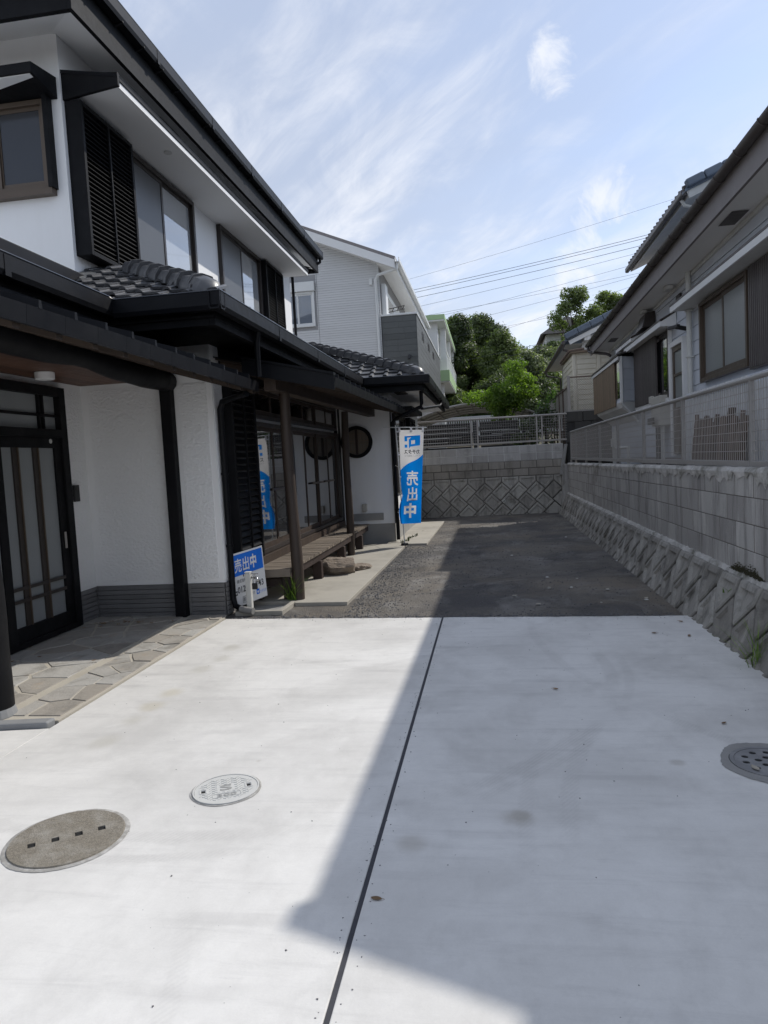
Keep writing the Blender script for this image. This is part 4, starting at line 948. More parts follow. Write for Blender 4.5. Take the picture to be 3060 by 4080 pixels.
# side wall windows (sliver past the corner)
FE=frame((-1.77,0,0),(0,1,0),(1,0,0))
bx('corner_trim',black,HS,12.96,13.06,.36,2.6,0,.012,T=FE)
window(FE,13.3,15.0,.9,2.4,HS,alu_dark,(glass_dark,glass_dark),.05,.05,.06)
bx('side_hood',black,HS,13.15,15.2,2.42,2.5,0,.4,T=FE)
shutter(FE,15.05,16.2,.5,2.4,.14,.06,HS)
# downpipes
mb=MB(); mb.tube([(-1.15,12.72,2.83),(-1.15,12.72,2.50),(-1.17,12.73,2.44),(-1.66,12.88,2.26),(-1.71,12.89,2.20),(-1.71,12.89,.06)],.033,12); dp=mb.build('downpipe',black_metal,HS,smooth='auto')
for z in (.6,1.5): MB().disc((-1.71,12.89),.039,z,z+.03,14).build('pipe_clip',black_metal,dp)
mb=MB(); mb.tube([(-1.0,15.9,2.80),(-1.0,15.9,2.72),(-1.03,15.8,2.66),(-1.16,12.85,2.42)],.03,10); mb.build('downpipe',black_metal,HS,smooth='auto')
mb=MB(); mb.tube([(-2.34,6.80,2.24),(-2.55,6.95,2.22),(-2.68,7.03,2.20),(-2.715,7.05,2.13),(-2.715,7.05,.16),(-2.69,7.03,.08),(-2.6,6.99,.05)],.031,12); dp=mb.build('downpipe',black_metal,HS,smooth='auto')
for z in (.7,1.45): MB().disc((-2.715,7.05),.038,z,z+.025,14).build('pipe_clip',black_metal,dp)
MB().tube([(-2.62,6.99,.05),(-2.47,6.95,.035)],.036,12).build('drain_spout',ringconc_m,dp,smooth='auto')
mb=MB(); mb.tube([(-2.16,6.75,2.83),(-2.2,6.8,2.72),(-2.2,6.8,2.40)],.028,10); mb.build('downpipe',black_metal,HS,smooth='auto')
# ---- veranda roof
VX=-1.5
def vz(x,y): return 2.375+.010*(y-7.06)+.235*(VX-x)
mb=MB()
for a,b,x1 in ((7.06,12.94,-2.76),(12.94,13.9,-1.76)):
    mb.hexa([(VX,a,vz(VX,a)-.012),(VX,b,vz(VX,b)-.012),(x1,b,vz(x1,b)-.012),(x1,a,vz(x1,a)-.012)],[(VX,a,vz(VX,a)),(VX,b,vz(VX,b)),(x1,b,vz(x1,b)),(x1,a,vz(x1,a))])
vr=mb.build('veranda_roof',black_metal,HS)
y=7.2
while y<13.85:
    x1=-2.4 if y<12.9 else -1.76
    MB().hexa([(VX+.012,y-.016,vz(VX,y)-.005),(VX+.012,y+.016,vz(VX,y)-.005),(x1,y+.016,vz(x1,y)),(x1,y-.016,vz(x1,y))],[(VX+.012,y-.010,vz(VX,y)+.038),(VX+.012,y+.010,vz(VX,y)+.038),(x1,y+.010,vz(x1,y)+.038),(x1,y-.010,vz(x1,y)+.038)]).build('seam_cap',black_metal,vr)
    y+=.322
ys=np.linspace(7.06,13.9,12)
for a,b in zip(ys[:-1],ys[1:]): MB().hexa([(VX-.02,a,vz(VX,a)-.095),(VX,a,vz(VX,a)-.095),(VX,b-.002,vz(VX,b)-.095),(VX-.02,b-.002,vz(VX,b)-.095)],[(VX-.02,a,vz(VX,a)-.0125),(VX+.01,a,vz(VX,a)-.002),(VX+.01,b-.002,vz(VX,b)-.002),(VX-.02,b-.002,vz(VX,b)-.0125)]).build('eave_fascia',black_metal,vr)
# end verge board facing the drive
MB().hexa([(VX,7.035,vz(VX,7)-.13),(VX,7.058,vz(VX,7)-.13),(-2.45,7.058,vz(-2.45,7)-.13),(-2.45,7.035,vz(-2.45,7)-.13)],[(VX,7.035,vz(VX,7)+.02),(VX,7.058,vz(VX,7)+.02),(-2.45,7.058,vz(-2.45,7)+.02),(-2.45,7.035,vz(-2.45,7)+.02)]).build('verge_board',black_metal,vr)
MB().hexa([(VX,7.02,vz(VX,7)+.022),(VX,7.12,vz(VX,7)+.022),(-2.45,7.12,vz(-2.45,7)+.022),(-2.45,7.02,vz(-2.45,7)+.022)],[(VX,7.02,vz(VX,7)+.045),(VX,7.12,vz(VX,7)+.045),(-2.45,7.12,vz(-2.45,7)+.045),(-2.45,7.02,vz(-2.45,7)+.045)]).build('verge_cap',black_metal,vr)
mb=MB(); mb.hexa([(VX-.02,7.06,vz(VX,7)-.03),(VX-.02,12.93,vz(VX,13)-.03),(-2.74,12.93,vz(-2.74,13)-.03),(-2.74,7.06,vz(-2.74,7)-.03)],[(VX-.02,7.06,vz(VX,7)-.016),(VX-.02,12.93,vz(VX,13)-.016),(-2.74,12.93,vz(-2.74,13)-.016),(-2.74,7.06,vz(-2.74,7)-.016)]); mb.build('roof_boarding',rafterwood,vr)
y=7.22
while y<12.9:
    MB().hexa([(VX-.03,y-.025,vz(VX,y)-.10),(VX-.03,y+.025,vz(VX,y)-.10),(-2.74,y+.025,vz(-2.74,y)-.10),(-2.74,y-.025,vz(-2.74,y)-.10)],[(VX-.03,y-.025,vz(VX,y)-.032),(VX-.03,y+.025,vz(VX,y)-.032),(-2.74,y+.025,vz(-2.74,y)-.032),(-2.74,y-.025,vz(-2.74,y)-.032)]).build('rafter',rafterwood,vr)
    y+=.38
MB().bar((-2.22,7.2,2.40),(-2.10,12.93,2.43),.13,.20).build('veranda_beam',darkwood,HS,.006)
for (px,py,r,lean) in ((-2.165,7.62,.066,-.05),(-2.275,11.22,.064,.03)):
    pts=[(px+lean*(z/2.3)*.6+.008*math.sin(z*3),py,z) for z in np.linspace(.01,2.33,14)]
    MB().tube(pts,[r*(1-.05*z+.03*math.sin(z*5+px*9)) for z in np.linspace(.01,2.33,14)],16).build('veranda_post',logwood,HS,smooth='auto')
# ---- veranda deck
EN=thing('veranda_deck','low slatted wooden veranda deck under the round-window wall','deck',(-2.45,9.9,.05))
y=7.57
SLAT=MB().box(-.24,.24,-.0185,.0185,-.03,0).mesh('deck_slat'); SLAT.materials.append(deckwood)
while y<12.8:
    inst(SLAT,'deck_slat',Matrix.Translation((-2.465+random.uniform(-.004,.004),y,.378+random.uniform(-.003,.002))),EN); y+=.056
for x in (-2.28,-2.66): bx('bearer',shade_redwood if x>-2.4 else darkwood,EN,x-.03,x+.03,7.56,12.8,.256,.346)
bx('end_board',deckwood,EN,-2.70,-2.225,7.525,7.548,.29,.378)
for y in (7.66,9.0,10.5,12.0):
    bx('leg',shade_redwood,EN,-2.34,-2.22,y-.05,y+.05,.015,.255,bevel=.006); bx('leg',shade_redwood,EN,-2.70,-2.60,y-.05,y+.05,.015,.255)
    bx('cross_bearer',shade_redwood,EN,-2.59,-2.36,y-.04,y+.04,.17,.255)
# ------------------------------------------------------------------ yard things
# leaning sale board
BL=atY(937,2425,7.10); BR=atY(1066,2372,7.38)
TL=atY(925,2209,7.12); TRr=atY(1043,2173,7.40)
BLx=BL
def sgT(p):     # (u 0..1, v 0..1 up, c out)
    u,v,c=p; a=BL*(1-u)+BR*u; b=TL*(1-u)+TRr*u; q=a*(1-v)+b*v
    nrm=np.cross(BR-BL,TL-BL); nrm/=np.linalg.norm(nrm); return q+nrm*c
nn=np.cross(BR-BL,TL-BL); 
sgn=1 if nn[1]<0 else -1
SG=lambda p: sgT((p[0],p[1],p[2]*sgn))
sb=thing('sale_board','white and blue sale sign board leaning beside the black downpipe','sign',tuple((BL+BR)/2))
bx('board',sign_white,sb,0,1,0,1,-.006,.0,T=SG)
bx('blue_panel',sign_blue,sb,.03,.97,.57,.965,.0005,.0015,T=SG)
def put_text(s,x0,x1,y0,y1,mat,par,T,c,bold=0.,name='lettering'):
    v,f=fit_text(s,x0,x1,y0,y1,bold)
    if v: MB(T).add([(a,b,c) for a,b in v],f).build(name,mat,par)
put_text('売',.05,.27,.63,.89,sign_white,sb,SG,.003,.018); put_text('出',.31,.52,.63,.89,sign_white,sb,SG,.003,.016); put_text('中',.56,.76,.63,.90,sign_white,sb,SG,.003,.035)
put_text('株式会社',.10,.40,.43,.50,ink_m,sb,SG,.003)
put_text('0120',.11,.43,.245,.365,ink_m,sb,SG,.003,.012); put_text('143',.70,.92,.245,.365,ink_m,sb,SG,.003,.012)
bx('phone_mark',ink_m,sb,.02,.10,.22,.30,.001,.002,T=SG)
put_text('∞',.03,.09,.24,.28,sign_white,sb,SG,.004,.02)
m=MB(SG)
for a,b,c,d in ((.25,.46,.04,.045),(.25,.46,.155,.16),(.25,.257,.045,.155),(.453,.46,.045,.155)): m.box(a,b,c,d,.001,.002)
m.build('text_frame',ink_m,sb)
put_text('家に',.27,.40,.06,.14,ink_m,sb,SG,.003)
put_text('で検索',.49,.62,.13,.19,ink_grey,sb,SG,.003)
bx('logo_mark',sign_blue,sb,.68,.77,.10,.20,.001,.002,T=SG); bx('logo_hole',sign_white,sb,.705,.745,.125,.165,.002,.003,T=SG)
put_text('カチタス',.79,.97,.105,.165,sign_blue,sb,SG,.003)
# tap post with padlock
px,py=-2.553,7.10
tp=thing('tap_post','white plastic water tap post with a black padlock in front of the sale board','tap',(px,py,0))
bx('post',pvc_m,tp,px-.03,px+.028,py-.03,py+.03,-.01,.415,bevel=.008)
bx('cap',pvc_m,tp,px-.033,px+.031,py-.033,py+.033,.416,.425,bevel=.003)
mb=MB(); mb.tube([(px+.03,py,.365),(px+.085,py-.01,.362),(px+.105,py-.012,.345),(px+.112,py-.012,.315)],[.013,.013,.012,.010],10); mb.build('tap',steel_m,tp,smooth=True)
mb=MB(); mb.tube([(px+.07,py-.01,.37),(px+.07,py-.01,.40)],.009,8); mb.bar((px+.03,py-.01,.405),(px+.11,py-.01,.402),.012,.01); mb.build('tap_handle',steel_m,tp,.002)
mb=MB(); mb.tube([(px+.055,py-.02,.30),(px+.055,py-.02,.34),(px+.07,py-.02,.355),(px+.085,py-.02,.34),(px+.085,py-.02,.30)],.004,8); mb.build('shackle',steel_m,tp,smooth=True)
bx('padlock',rubberblack,tp,px+.043,px+.10,py-.034,py-.008,.24,.305,bevel=.005)
pts=[(px+.09+.011*i,py-.015,.352-.0016*i*i*.5) for i in range(8)]
for i in range(7): MB().tube([pts[i],pts[i+1]],.004,6).build('chain_link',steel_m,tp)
# wash basin pit
pitx0,pitx1,pity0,pity1=-2.68,-2.17,6.98,7.515
pb=thing('drain_basin','low sunken concrete drain basin under the water tap','basin',((pitx0+pitx1)/2,7.25,0))
bx('rim',apron_m,pb,pitx0,pitx1,pity0,pity0+.045,-.09,.028,bevel=.006)
bx('rim',apron_m,pb,pitx1-.05,pitx1,pity0+.047,pity1-.03,-.09,.028,bevel=.006)
bx('floor',plinth_conc,pb,pitx0+.0,pitx1-.052,pity0+.047,pity1-.03,-.09,-.012)
# rocks
def rock(name,c,sx,sy,sz,seed,label):
    rr=np.random.default_rng(seed); import bmesh
    bm=bmesh.new(); bmesh.ops.create_icosphere(bm,subdivisions=4,radius=1)
    ph=rr.uniform(0,6,(8,)); k=rr.normal(0,1.6,(8,3)); pn=rr.normal(size=(16,3)); pn/=np.linalg.norm(pn,axis=1)[:,None]; pd=rr.uniform(.74,1.0,16)
    pn=np.r_[pn,[(.08,.05,1.)]]; pd=np.r_[pd,.80]
    for v in bm.verts:
        p=np.array(v.co); dt=pn@p; rad=min([1.15]+[pd[q]/dt[q] for q in range(len(pd)) if dt[q]>.05])
        rad*=1+sum(.016*math.sin(float(k[i]@p)*(2+1.1*i)+ph[i]) for i in range(8))
        q=p*rad; q[2]+=.03*math.sin(q[2]*16+q[0]*2)*(abs(p[2])<.7); q[2]=max(-.5,q[2])
        v.co=(c[0]+q[0]*sx,c[1]+q[1]*sy,c[2]+(q[2]+.5)*sz)
    me=bpy.data.meshes.new(name); bm.to_mesh(me); bm.free(); me.materials.append(rock_m); me.polygons.foreach_set('use_smooth',[True]*len(me.polygons)); me.set_sharp_from_angle(angle=R(35))
    o=bpy.data.objects.new(name,me); col.objects.link(o); return tag(o,label,'rock')
rock('stepping_rock',(-2.13,9.40,.02),.275,.22,.165,4,'big layered brown stepping rock by the veranda deck')
rock('stepping_rock',(-1.86,9.72,.018),.15,.2,.05,9,'low flat brown stone beside the big stepping rock')
# grass tuft and weeds
def blades(name,base,n,h,spread,mat,label,wd=.006,par=None,cat='grass',droop=.6):
    V=[];F=[]
    for i in range(n):
        a=RNG.uniform(0,6.28); L=h*RNG.uniform(.45,1.); lean=RNG.uniform(.1,1.)*spread; x=base[0]+RNG.normal(0,.018); y=base[1]+RNG.normal(0,.018); b=len(V); ca,sa=math.cos(a),math.sin(a)
        for k in range(6):
            t=k/5; r=lean*t**1.6; z=base[2]+L*(t-droop*.45*lean/h*t**3); wdt=wd*(1-t**1.5)*.5+.0004
            V+=[(x+ca*r-sa*wdt,y+sa*r+ca*wdt,z),(x+ca*r+sa*wdt,y+sa*r-ca*wdt,z)]
        F+=[(b+2*k,b+2*k+1,b+2*k+3,b+2*k+2) for k in range(5)]
    me=bpy.data.meshes.new(name); me.from_pydata(V,[],F); me.materials.append(mat); o=bpy.data.objects.new(name,me); col.objects.link(o)
    return tag(o,label,cat)
p=G(1165,2405,-.02); blades('grass_tuft',(p[0],p[1],-.02),64,.40,.32,grass_m,'bright green grass tuft sprouting at the foot of the nearer veranda post',.009)
p=G(3015,2640,-.0); blades('weed',(1.70,4.95,0),30,.42,.36,grass_m,'thin grassy weed at the foot of the block wall, beside the slab edge',.005,cat='weed')
blades('weed',(1.80,5.45,.10),22,.14,.12,grass_m,'small weed growing from a joint of the diagonal blocks',.009,cat='weed')
blades('weed',(1.86,5.95,.30),16,.09,.10,grass_m,'tiny leafy weed high on the diagonal blocks under the moss',.014,cat='weed')
for i in range(6): blades('weed',(-1.62+.03*i+RNG.normal(0,.02),12.75+.22*i,.016),10,.07,.08,leaf_shrub,'low creeping weed at the apron beside the banner',.02,cat='weed')['group']='weeds along the apron by the banner'
# ---- banner
bn=thing('banner','blue and white upright sale banner on a thin pole near the round window','banner',(-1.53,12.3,.05))
BY=12.3
cTL=atY(1589,1714,BY); cTR=atY(1688,1712,BY); cBL=atY(1604,2086,BY); cBR=atY(1677,2084,BY)
def bnT(p):      # u 0..1 left-right, v 0..1 bottom-top
    u,v,c=p; a=cBL*(1-u)+cBR*u; b=cTL*(1-u)+cTR*u; q=a*(1-v)+b*v
    wv=.022*math.sin(u*5+v*6)*(1-v*.6)+.012*math.sin(u*11-v*9)*(1-v)+.018*(1-v)*math.sin(v*7+1)
    edge=-.05*math.exp(-((v-.12)/.16)**2)*(1-u)+.03*math.exp(-((v-.3)/.07)**2)*(1-u)**3
    return q+np.array((edge,-wv-c,0))
from mathutils.geometry import delaunay_2d_cdt
def bl_v(u): return .575+.165*u+.012*math.sin(u*6)      # white/blue edge
shapes=[]      # (kind, verts, faces): printed shapes in u,v; text mirrored because the back is seen
def glyph(kind,s_,u0,u1,v0,v1,bold):
    v,f=fit_text(s_,u0,u1,v0,v1,bold)
    if v: shapes.append((kind,[(u0+u1-a,b) for a,b in v],f))
for s_,u0,u1,v0,v1,bo in (('売',.27,.82,.405,.565,.020),('出',.31,.79,.24,.388,.018),('中',.22,.76,.06,.218,.042)): glyph('white',s_,u0,u1,v0,v1,bo)
glyph('ink','カチタス',.20,.86,.745,.792,.03); glyph('grey','くらしに価値タス',.20,.86,.715,.738,.0)
def poly_shape(kind,p): shapes.append((kind,p,[tuple(range(len(p)))]))
poly_shape('blue',[(.22,.88),(.335,.88),(.335,.918),(.50,.922),(.40,.898),(.40,.80),(.47,.823),(.85,.835),(.87,.843),(.87,.935),(.85,.943),(.23,.935),(.22,.928)])
poly_shape('hole',[(.50,.848),(.655,.852),(.655,.892),(.50,.888)]); poly_shape('blue',[(.22,.812),(.335,.812),(.335,.845),(.22,.845)])
pts=[];edg=[]
def add_loop(p,closed=True):
    b=len(pts); pts.extend(p); n=len(p); edg.extend([(b+q,b+(q+1)%n) for q in range(n if closed else n-1)])
for kind,v,f in shapes:
    ec={}
    for fc in f:
        for q in range(len(fc)): e=(fc[q],fc[(q+1)%len(fc)]); kx=tuple(sorted(e)); ec[kx]=ec.get(kx,0)+1
    b=len(pts); pts.extend(v); edg.extend([(b+e[0],b+e[1]) for e,c in ec.items() if c==1])
add_loop([(q/24,bl_v(q/24)) for q in range(25)],False)
add_loop([(0,0),(1,0),(1,1),(0,1)])
for a in range(13):
    for b in range(49): pts.append((a/12,b/48))
res=delaunay_2d_cdt([Vector(p) for p in pts],edg,[],0,1e-5)
def in_poly(p,v,f):
    for fc in f:
        ins=False; n=len(fc)
        for q in range(n):
            a,b=v[fc[q]],v[fc[(q+1)%n]]
            if (a[1]>p[1])!=(b[1]>p[1]) and p[0]<(b[0]-a[0])*(p[1]-a[1])/(b[1]-a[1])+a[0]: ins=not ins
        if ins: return True
    return False
bbx=[(min(p[0] for p in v),max(p[0] for p in v),min(p[1] for p in v),max(p[1] for p in v)) for k,v,f in shapes]
bucket={}
for fc in res[2]:
    c=[sum(res[0][q][d] for q in fc)/len(fc) for d in (0,1)]
    if not (-1e-4<=c[0]<=1.0001 and -1e-4<=c[1]<=1.0001): continue
    kd='cloth_blue' if c[1]<bl_v(c[0]) else 'cloth_white'
    for (k,v,f),bb in zip(shapes,bbx):
        if bb[0]<=c[0]<=bb[1] and bb[2]<=c[1]<=bb[3] and in_poly(c,v,f): kd={'white':'lettering','ink':'ink_lettering','grey':'small_lettering','blue':'logo','hole':'cloth_white'}[k]
    bucket.setdefault(kd,[]).append(fc)
for kd,fcs in bucket.items():
    used=sorted({q for fc in fcs for q in fc}); ix={q:n for n,q in enumerate(used)}
    MB(bnT).add([(res[0][q][0],res[0][q][1],0) for q in used],[tuple(ix[q] for q in fc) for fc in fcs]).build(kd,{'cloth_blue':cloth_blue,'cloth_white':cloth_white,'lettering':cloth_white,'ink_lettering':cloth_ink,'small_lettering':cloth_grey,'logo':cloth_blue}[kd],bn,smooth=True)
pT=atY(1576,1700,BY); pBt=atY(1610,2135,BY); pBt=pT+(pBt-pT)*((pT[2]-.02)/(pT[2]-pBt[2]))
MB().tube([pT+np.array((0,0,.02)),pBt],.011,10).build('pole',alu_white,bn,smooth='auto')
MB().tube([pT+np.array((-.22,.01,0)),atY(1700,1703,BY)],.008,8).build('cross_rod',alu_white,bn,smooth='auto')
for v in (.985,.74,.5,.26): 
    q=bnT((0,v,0)); t=(pT[2]-q[2])/(pT[2]-pBt[2]); a=pT+(pBt-pT)*t; MB().bar(a,q+np.array((.01,0,0)),.012,.028).build('loop',cloth_white,bn)
for u in (.02,.5,.97): q=bnT((u,1,0)); MB().box(q[0]-.018,q[0]+.018,q[1]-.012,q[1]+.006,q[2]-.03,q[2]+.05).build('loop',cloth_white,bn)
MB().disc((pBt[0],pBt[1]),.07,.018,.06,24,.06).build('pole_base',rubberblack,bn,.006)
for z in (.55,1.4): MB().tube([(pT+(pBt-pT)*((pT[2]-z)/(pT[2]-.05))),(-1.70,12.87,z+.02)],.003,6).build('tie_wire',alu_white,bn)
# ------------------------------------------------------------------ covers in the slab
def boolean_cut(o,cutters):
    for c in cutters:
        m=o.modifiers.new('b','BOOLEAN'); m.operation='DIFFERENCE'; m.solver='EXACT'; m.object=c
    dg=bpy.context.evaluated_depsgraph_get(); me=bpy.data.meshes.new_from_object(o.evaluated_get(dg)); o.modifiers.clear(); o.data=me
    for c in cutters: bpy.data.objects.remove(c)
def cutter_box(cx,cy,w,h,a,z0=-.02,z1=.05):
    ca,sa=math.cos(a),math.sin(a); T=lambda p:(cx+p[0]*ca-p[1]*sa,cy+p[0]*sa+p[1]*ca,p[2]); return MB(T).box(-w/2,w/2,-h/2,h/2,z0,z1).build('cut',pit_shade_m)
# 1: old concrete cover with four slots
c=(-1.81,2.63); ca=math.atan2(.27,.40)
lid=thing('manhole_cover','round rough brown-grey concrete manhole cover with four slots','manhole cover',(c[0],c[1],0))
rough_ring(c,.229,.248,.0022,3).build('mortar_collar',collar_m,lid); MB().disc(c,.238,.0015,.003,64).build('pit_shade',pit_shade_m,lid)
o=MB().disc(c,.229,.0035,.0095,72,.226).build('lid',lidconc_m,lid)
boolean_cut(o,[cutter_box(c[0]+math.cos(ca)*d,c[1]+math.sin(ca)*d,.030,.036,ca+.1*d) for d in (-.135,-.045,.045,.135)])
# 2: white resin cover 300
c=(-1.29,3.09); a2=R(24)
lid=thing('manhole_cover','small round white plastic inspection cover with diamond tread marked 300','manhole cover',(c[0],c[1],0))
rough_ring(c,.156,.164,.0022,5).build('mortar_collar',collar_m,lid); MB().disc(c,.159,.001,.0025,64).build('pit_shade',pit_shade_m,lid)
MB().ring(c,.147,.1545,.0028,.0088,64).build('rim',iron_m,lid,smooth='auto')
o=MB().disc(c,.1455,.0028,.0065,64).build('lid',iron_m,lid)
ca,sa=math.cos(a2),math.sin(a2)
L2=lambda p:(c[0]+p[0]*ca-p[1]*sa,c[1]+p[0]*sa+p[1]*ca,p[2])
boolean_cut(o,[cutter_box(c[0]+ca*d,c[1]+sa*d,.018,.030,a2) for d in (-.105,.105)])
for d in (-.105,.105):
    m=MB(L2)
    for b in ((d-.018,d+.018,-.024,-.018),(d-.018,d+.018,.018,.024),(d-.018,d-.012,-.018,.018),(d+.012,d+.018,-.018,.018)): m.box(*b,.0065,.0088)
    m.build('slot_frame',iron_m,lid)
m=MB(L2); s=.0185
for i in range(-9,10):
    for j in range(-9,10):
        x,y=(i+.5*(j%2))*s*1.25,j*s*.62
        if x*x+y*y>.128**2 or (abs(x)>.078 and abs(y)<.034) or (abs(x)<.045 and -.025<y<.045) or (abs(x)<.068 and -.088<y<-.045): continue
        sg=1 if (i+j)%2 else -1; m.bar((x-.0065,y-.004*sg,.0076),(x+.0065,y+.004*sg,.0076),.0028,.0022)
m.build('tread_pattern',iron_m,lid,kind='stuff')
m=MB(L2)
for b in ((-.065,.065,-.050,-.047),(-.065,.065,-.086,-.083),(-.065,-.062,-.083,-.050),(.062,.065,-.083,-.050)): m.box(*b,.0065,.0088)
m.build('text_frame',iron_m,lid)
def lid_text(s,x0,x1,y0,y1,T,z,mat,par,bold=.02):
    v,f=fit_text(s,x0,x1,y0,y1,bold); n=len(v)
    MB(T).add([(a,b,z) for a,b in v],f).build('lettering',mat,par)
dkgrey=pm('cover_letter',(.33,.33,.32),.6,.1,8,0)
lid_text('300',-.045,.045,-.078,-.055,L2,.0082,dkgrey,lid); lid_text('S',-.028,.028,-.018,.04,L2,.0082,dkgrey,lid)
# 3: round drain grate on the right slab
c=(1.235,3.45)
lid=thing('drain_cover','grey round drain grate with round holes set in a concrete ring','drain cover',(c[0],c[1],0))
rough_ring(c,.172,.222,.0032,8).build('concrete_ring',ringconc_m,lid); MB().disc(c,.173,.001,.0028,64).build('pit_shade',pit_shade_m,lid)
MB().ring(c,.150,.169,.0034,.0085,64).build('rim',grate_m,lid,smooth='auto')
o=MB().disc(c,.1485,.003,.0072,64).build('lid',grate_m,lid); cuts=[]
for (r,n,ph) in ((.045,5,.3),(.105,10,.1)):
    for k in range(n): a=ph+2*math.pi*k/n; cuts.append(MB().disc((c[0]+r*math.cos(a),c[1]+r*math.sin(a)),.0165,-.01,.04,20).build('cut',pit_shade_m))
boolean_cut(o,cuts)
# ------------------------------------------------------------------ fallen leaves
def leaf(x,y,z,s,a,mat,label,group,curl=.3,stem=True):
    V=[];F=[]; n=7; ca,sa=math.cos(a),math.sin(a)
    for i in range(n):
        t=i/(n-1); wd=s*.42*math.sin(math.pi*min(1,t*.96+.02))**.8
        for k in (-1,0,1):
            X=s*(t-.5)*1.6; Y=k*wd; Z=.004+curl*abs(k)*wd*.6+curl*s*.25*(2*t-1)**2
            V.append((x+X*ca-Y*sa,y+X*sa+Y*ca,z+Z))
    F=[(i*3+k,i*3+k+1,(i+1)*3+k+1,(i+1)*3+k) for i in range(n-1) for k in (0,1)]
    m=MB().add(V,F)
    if stem: m.tube([(x+s*.78*ca,y+s*.78*sa,z+.006+curl*s*.2),(x+s*1.15*ca,y+s*1.15*sa,z+.004)],s*.03,5)
    o=m.build('fallen_leaf',mat,None,smooth=True); return tag(o,label,'leaf',group)
p=G(1500,3583); leaf(p[0],p[1],0,.026,R(-10),dryleaf,'brown oval leaf lying right beside the dark slab joint',None,.15)
p=G(2213,2748); leaf(p[0],p[1],0,.024,R(160),dryleaf,'dark curled leaf alone in the middle of the right slab',None,.9)
p=G(2884,2885); leaf(p[0],p[1],0,.022,R(40),dryleaf,'small brown leaf on the slab near the drain grate',None,.8)
p=G(3010,3070); leaf(p[0],p[1],.006,.035,R(100),paleleaf,'pale dry leaf lying on the drain grate',None,.5)
for (x,y) in ((2712,2478),(2746,2535),(2607,2524)): 
    p=G(x,y); leaf(p[0],p[1],0,.03,random.uniform(0,6),dryleaf,'small dark leaf scrap on the slab near the asphalt edge','leaf scraps near the asphalt edge',.7)
for i in range(34):
    a,b=random.gauss(0,1),random.gauss(0,1)
    x,y=-3.72+.3*a,6.72-.12*abs(b)-.05*random.random()
    if i>25: x,y=random.uniform(-4.1,-3.2),random.uniform(5.2,6.6)
    x=min(-2.9,max(-4.12,x)); leaf(x,y,.022,random.uniform(.018,.03),random.uniform(0,6.3),random.choice((dryleaf,paleleaf,dryleaf)),'dry leaf blown against the porch wall on the paving','dry leaves on the porch paving',random.uniform(.4,1))
for (x,y) in ((2050,2378),(2190,2346),(2575,2388),(2420,2352),(2680,2397),(2145,2412)):
    p=G(x,y,-.02); leaf(p[0],p[1],-.012,.045,random.uniform(0,6),paleleaf,'pale dead leaf lying on the shaded asphalt','pale leaves on the shaded asphalt',.5)
for (x,y) in ((1560,2255),(1620,2130),(1685,2115),(1730,2100)):
    p=G(x,y,.02); leaf(p[0],p[1],.018,.03,random.uniform(0,6),paleleaf,'pale dead leaf on the sunlit concrete apron','pale leaves on the sunlit apron',.6)
# ------------------------------------------------------------------ the right-hand house
RH=thing('house','grey-blue clapboard house with brown gutters standing behind the long mesh fence','house',(2.95,11,1.2))
WX=2.95
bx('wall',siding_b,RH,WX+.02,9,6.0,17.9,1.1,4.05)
FW=frame((WX+.02,0,0),(0,1,0),(-1,0,0))
def zs(y): return 4.02-.0165*(y-7)          # soffit level
def zg(y): return 4.30-.0202*(y-6.87)       # gutter level
for r in range(13):
    z0=1.32+r*.207
    if z0>3.95: continue
    for a,b in ((6.0,10.30),(10.30,17.9)) if r%2 else ((6.0,11.2),(11.2,17.9)):
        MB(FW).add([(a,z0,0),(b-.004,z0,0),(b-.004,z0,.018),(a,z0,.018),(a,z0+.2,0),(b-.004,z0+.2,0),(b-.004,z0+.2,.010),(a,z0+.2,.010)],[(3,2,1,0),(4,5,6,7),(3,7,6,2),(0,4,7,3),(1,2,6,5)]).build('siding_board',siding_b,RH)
bx('base_vent_strip',fascia_grey,RH,6.0,14.5,1.12,1.31,0,.03,T=FW)
mb=MB(); mb.quad((2.585,5.32,zs(5.32)),(2.585,18.15,zs(18.15)),(WX+.03,18.15,zs(18.15)),(WX+.03,5.32,zs(5.32))); mb.build('soffit',soffit_white,RH)
MB().bar((WX-.005,5.3,zs(5.3)-.035),(WX-.005,17.9,zs(17.9)-.035),.03,.05).build('soffit_trim',offwhite,RH)
MB().hexa([(2.55,5.3,zs(5.3)-.02),(2.55,18.2,zs(18.2)-.02),(2.582,18.2,zs(18.2)-.02),(2.582,5.3,zs(5.3)-.02)],[(2.55,5.3,zg(5.3)-.01),(2.55,18.2,zg(18.2)-.01),(2.582,18.2,zg(18.2)-.01),(2.582,5.3,zg(5.3)-.01)]).build('fascia',fascia_grey,RH)
# half-round gutter
m=MB(); n=10; vs=[]
for y in (5.40,18.25):
    for k in range(n+1): a=math.pi+math.pi*k/n; vs.append((2.495+.062*math.cos(a),y,zg(y)+.062*math.sin(a)))
    for k in range(n+1): a=2*math.pi-math.pi*k/n; vs.append((2.495+.056*math.cos(a),y,zg(y)+.056*math.sin(a)))
k=2*n+2; m.add(vs,[(i,(i+1)%k,k+(i+1)%k,k+i) for i in range(k)]+[tuple(range(k)),tuple(range(k,2*k))[::-1]]); m.build('gutter',gutter_brown,RH,smooth='auto')
y=5.6
while y<18.2:
    m=MB(); pts=[(2.495+.066*math.cos(math.pi+math.pi*q/8),y,zg(y)+.066*math.sin(math.pi+math.pi*q/8)) for q in range(9)]; m.tube(pts,.006,6); m.bar((2.555,y,zg(y)-.0),(2.43,y,zg(y)+.004),.012,.005); m.build('gutter_bracket',gutter_brown,RH); y+=.62
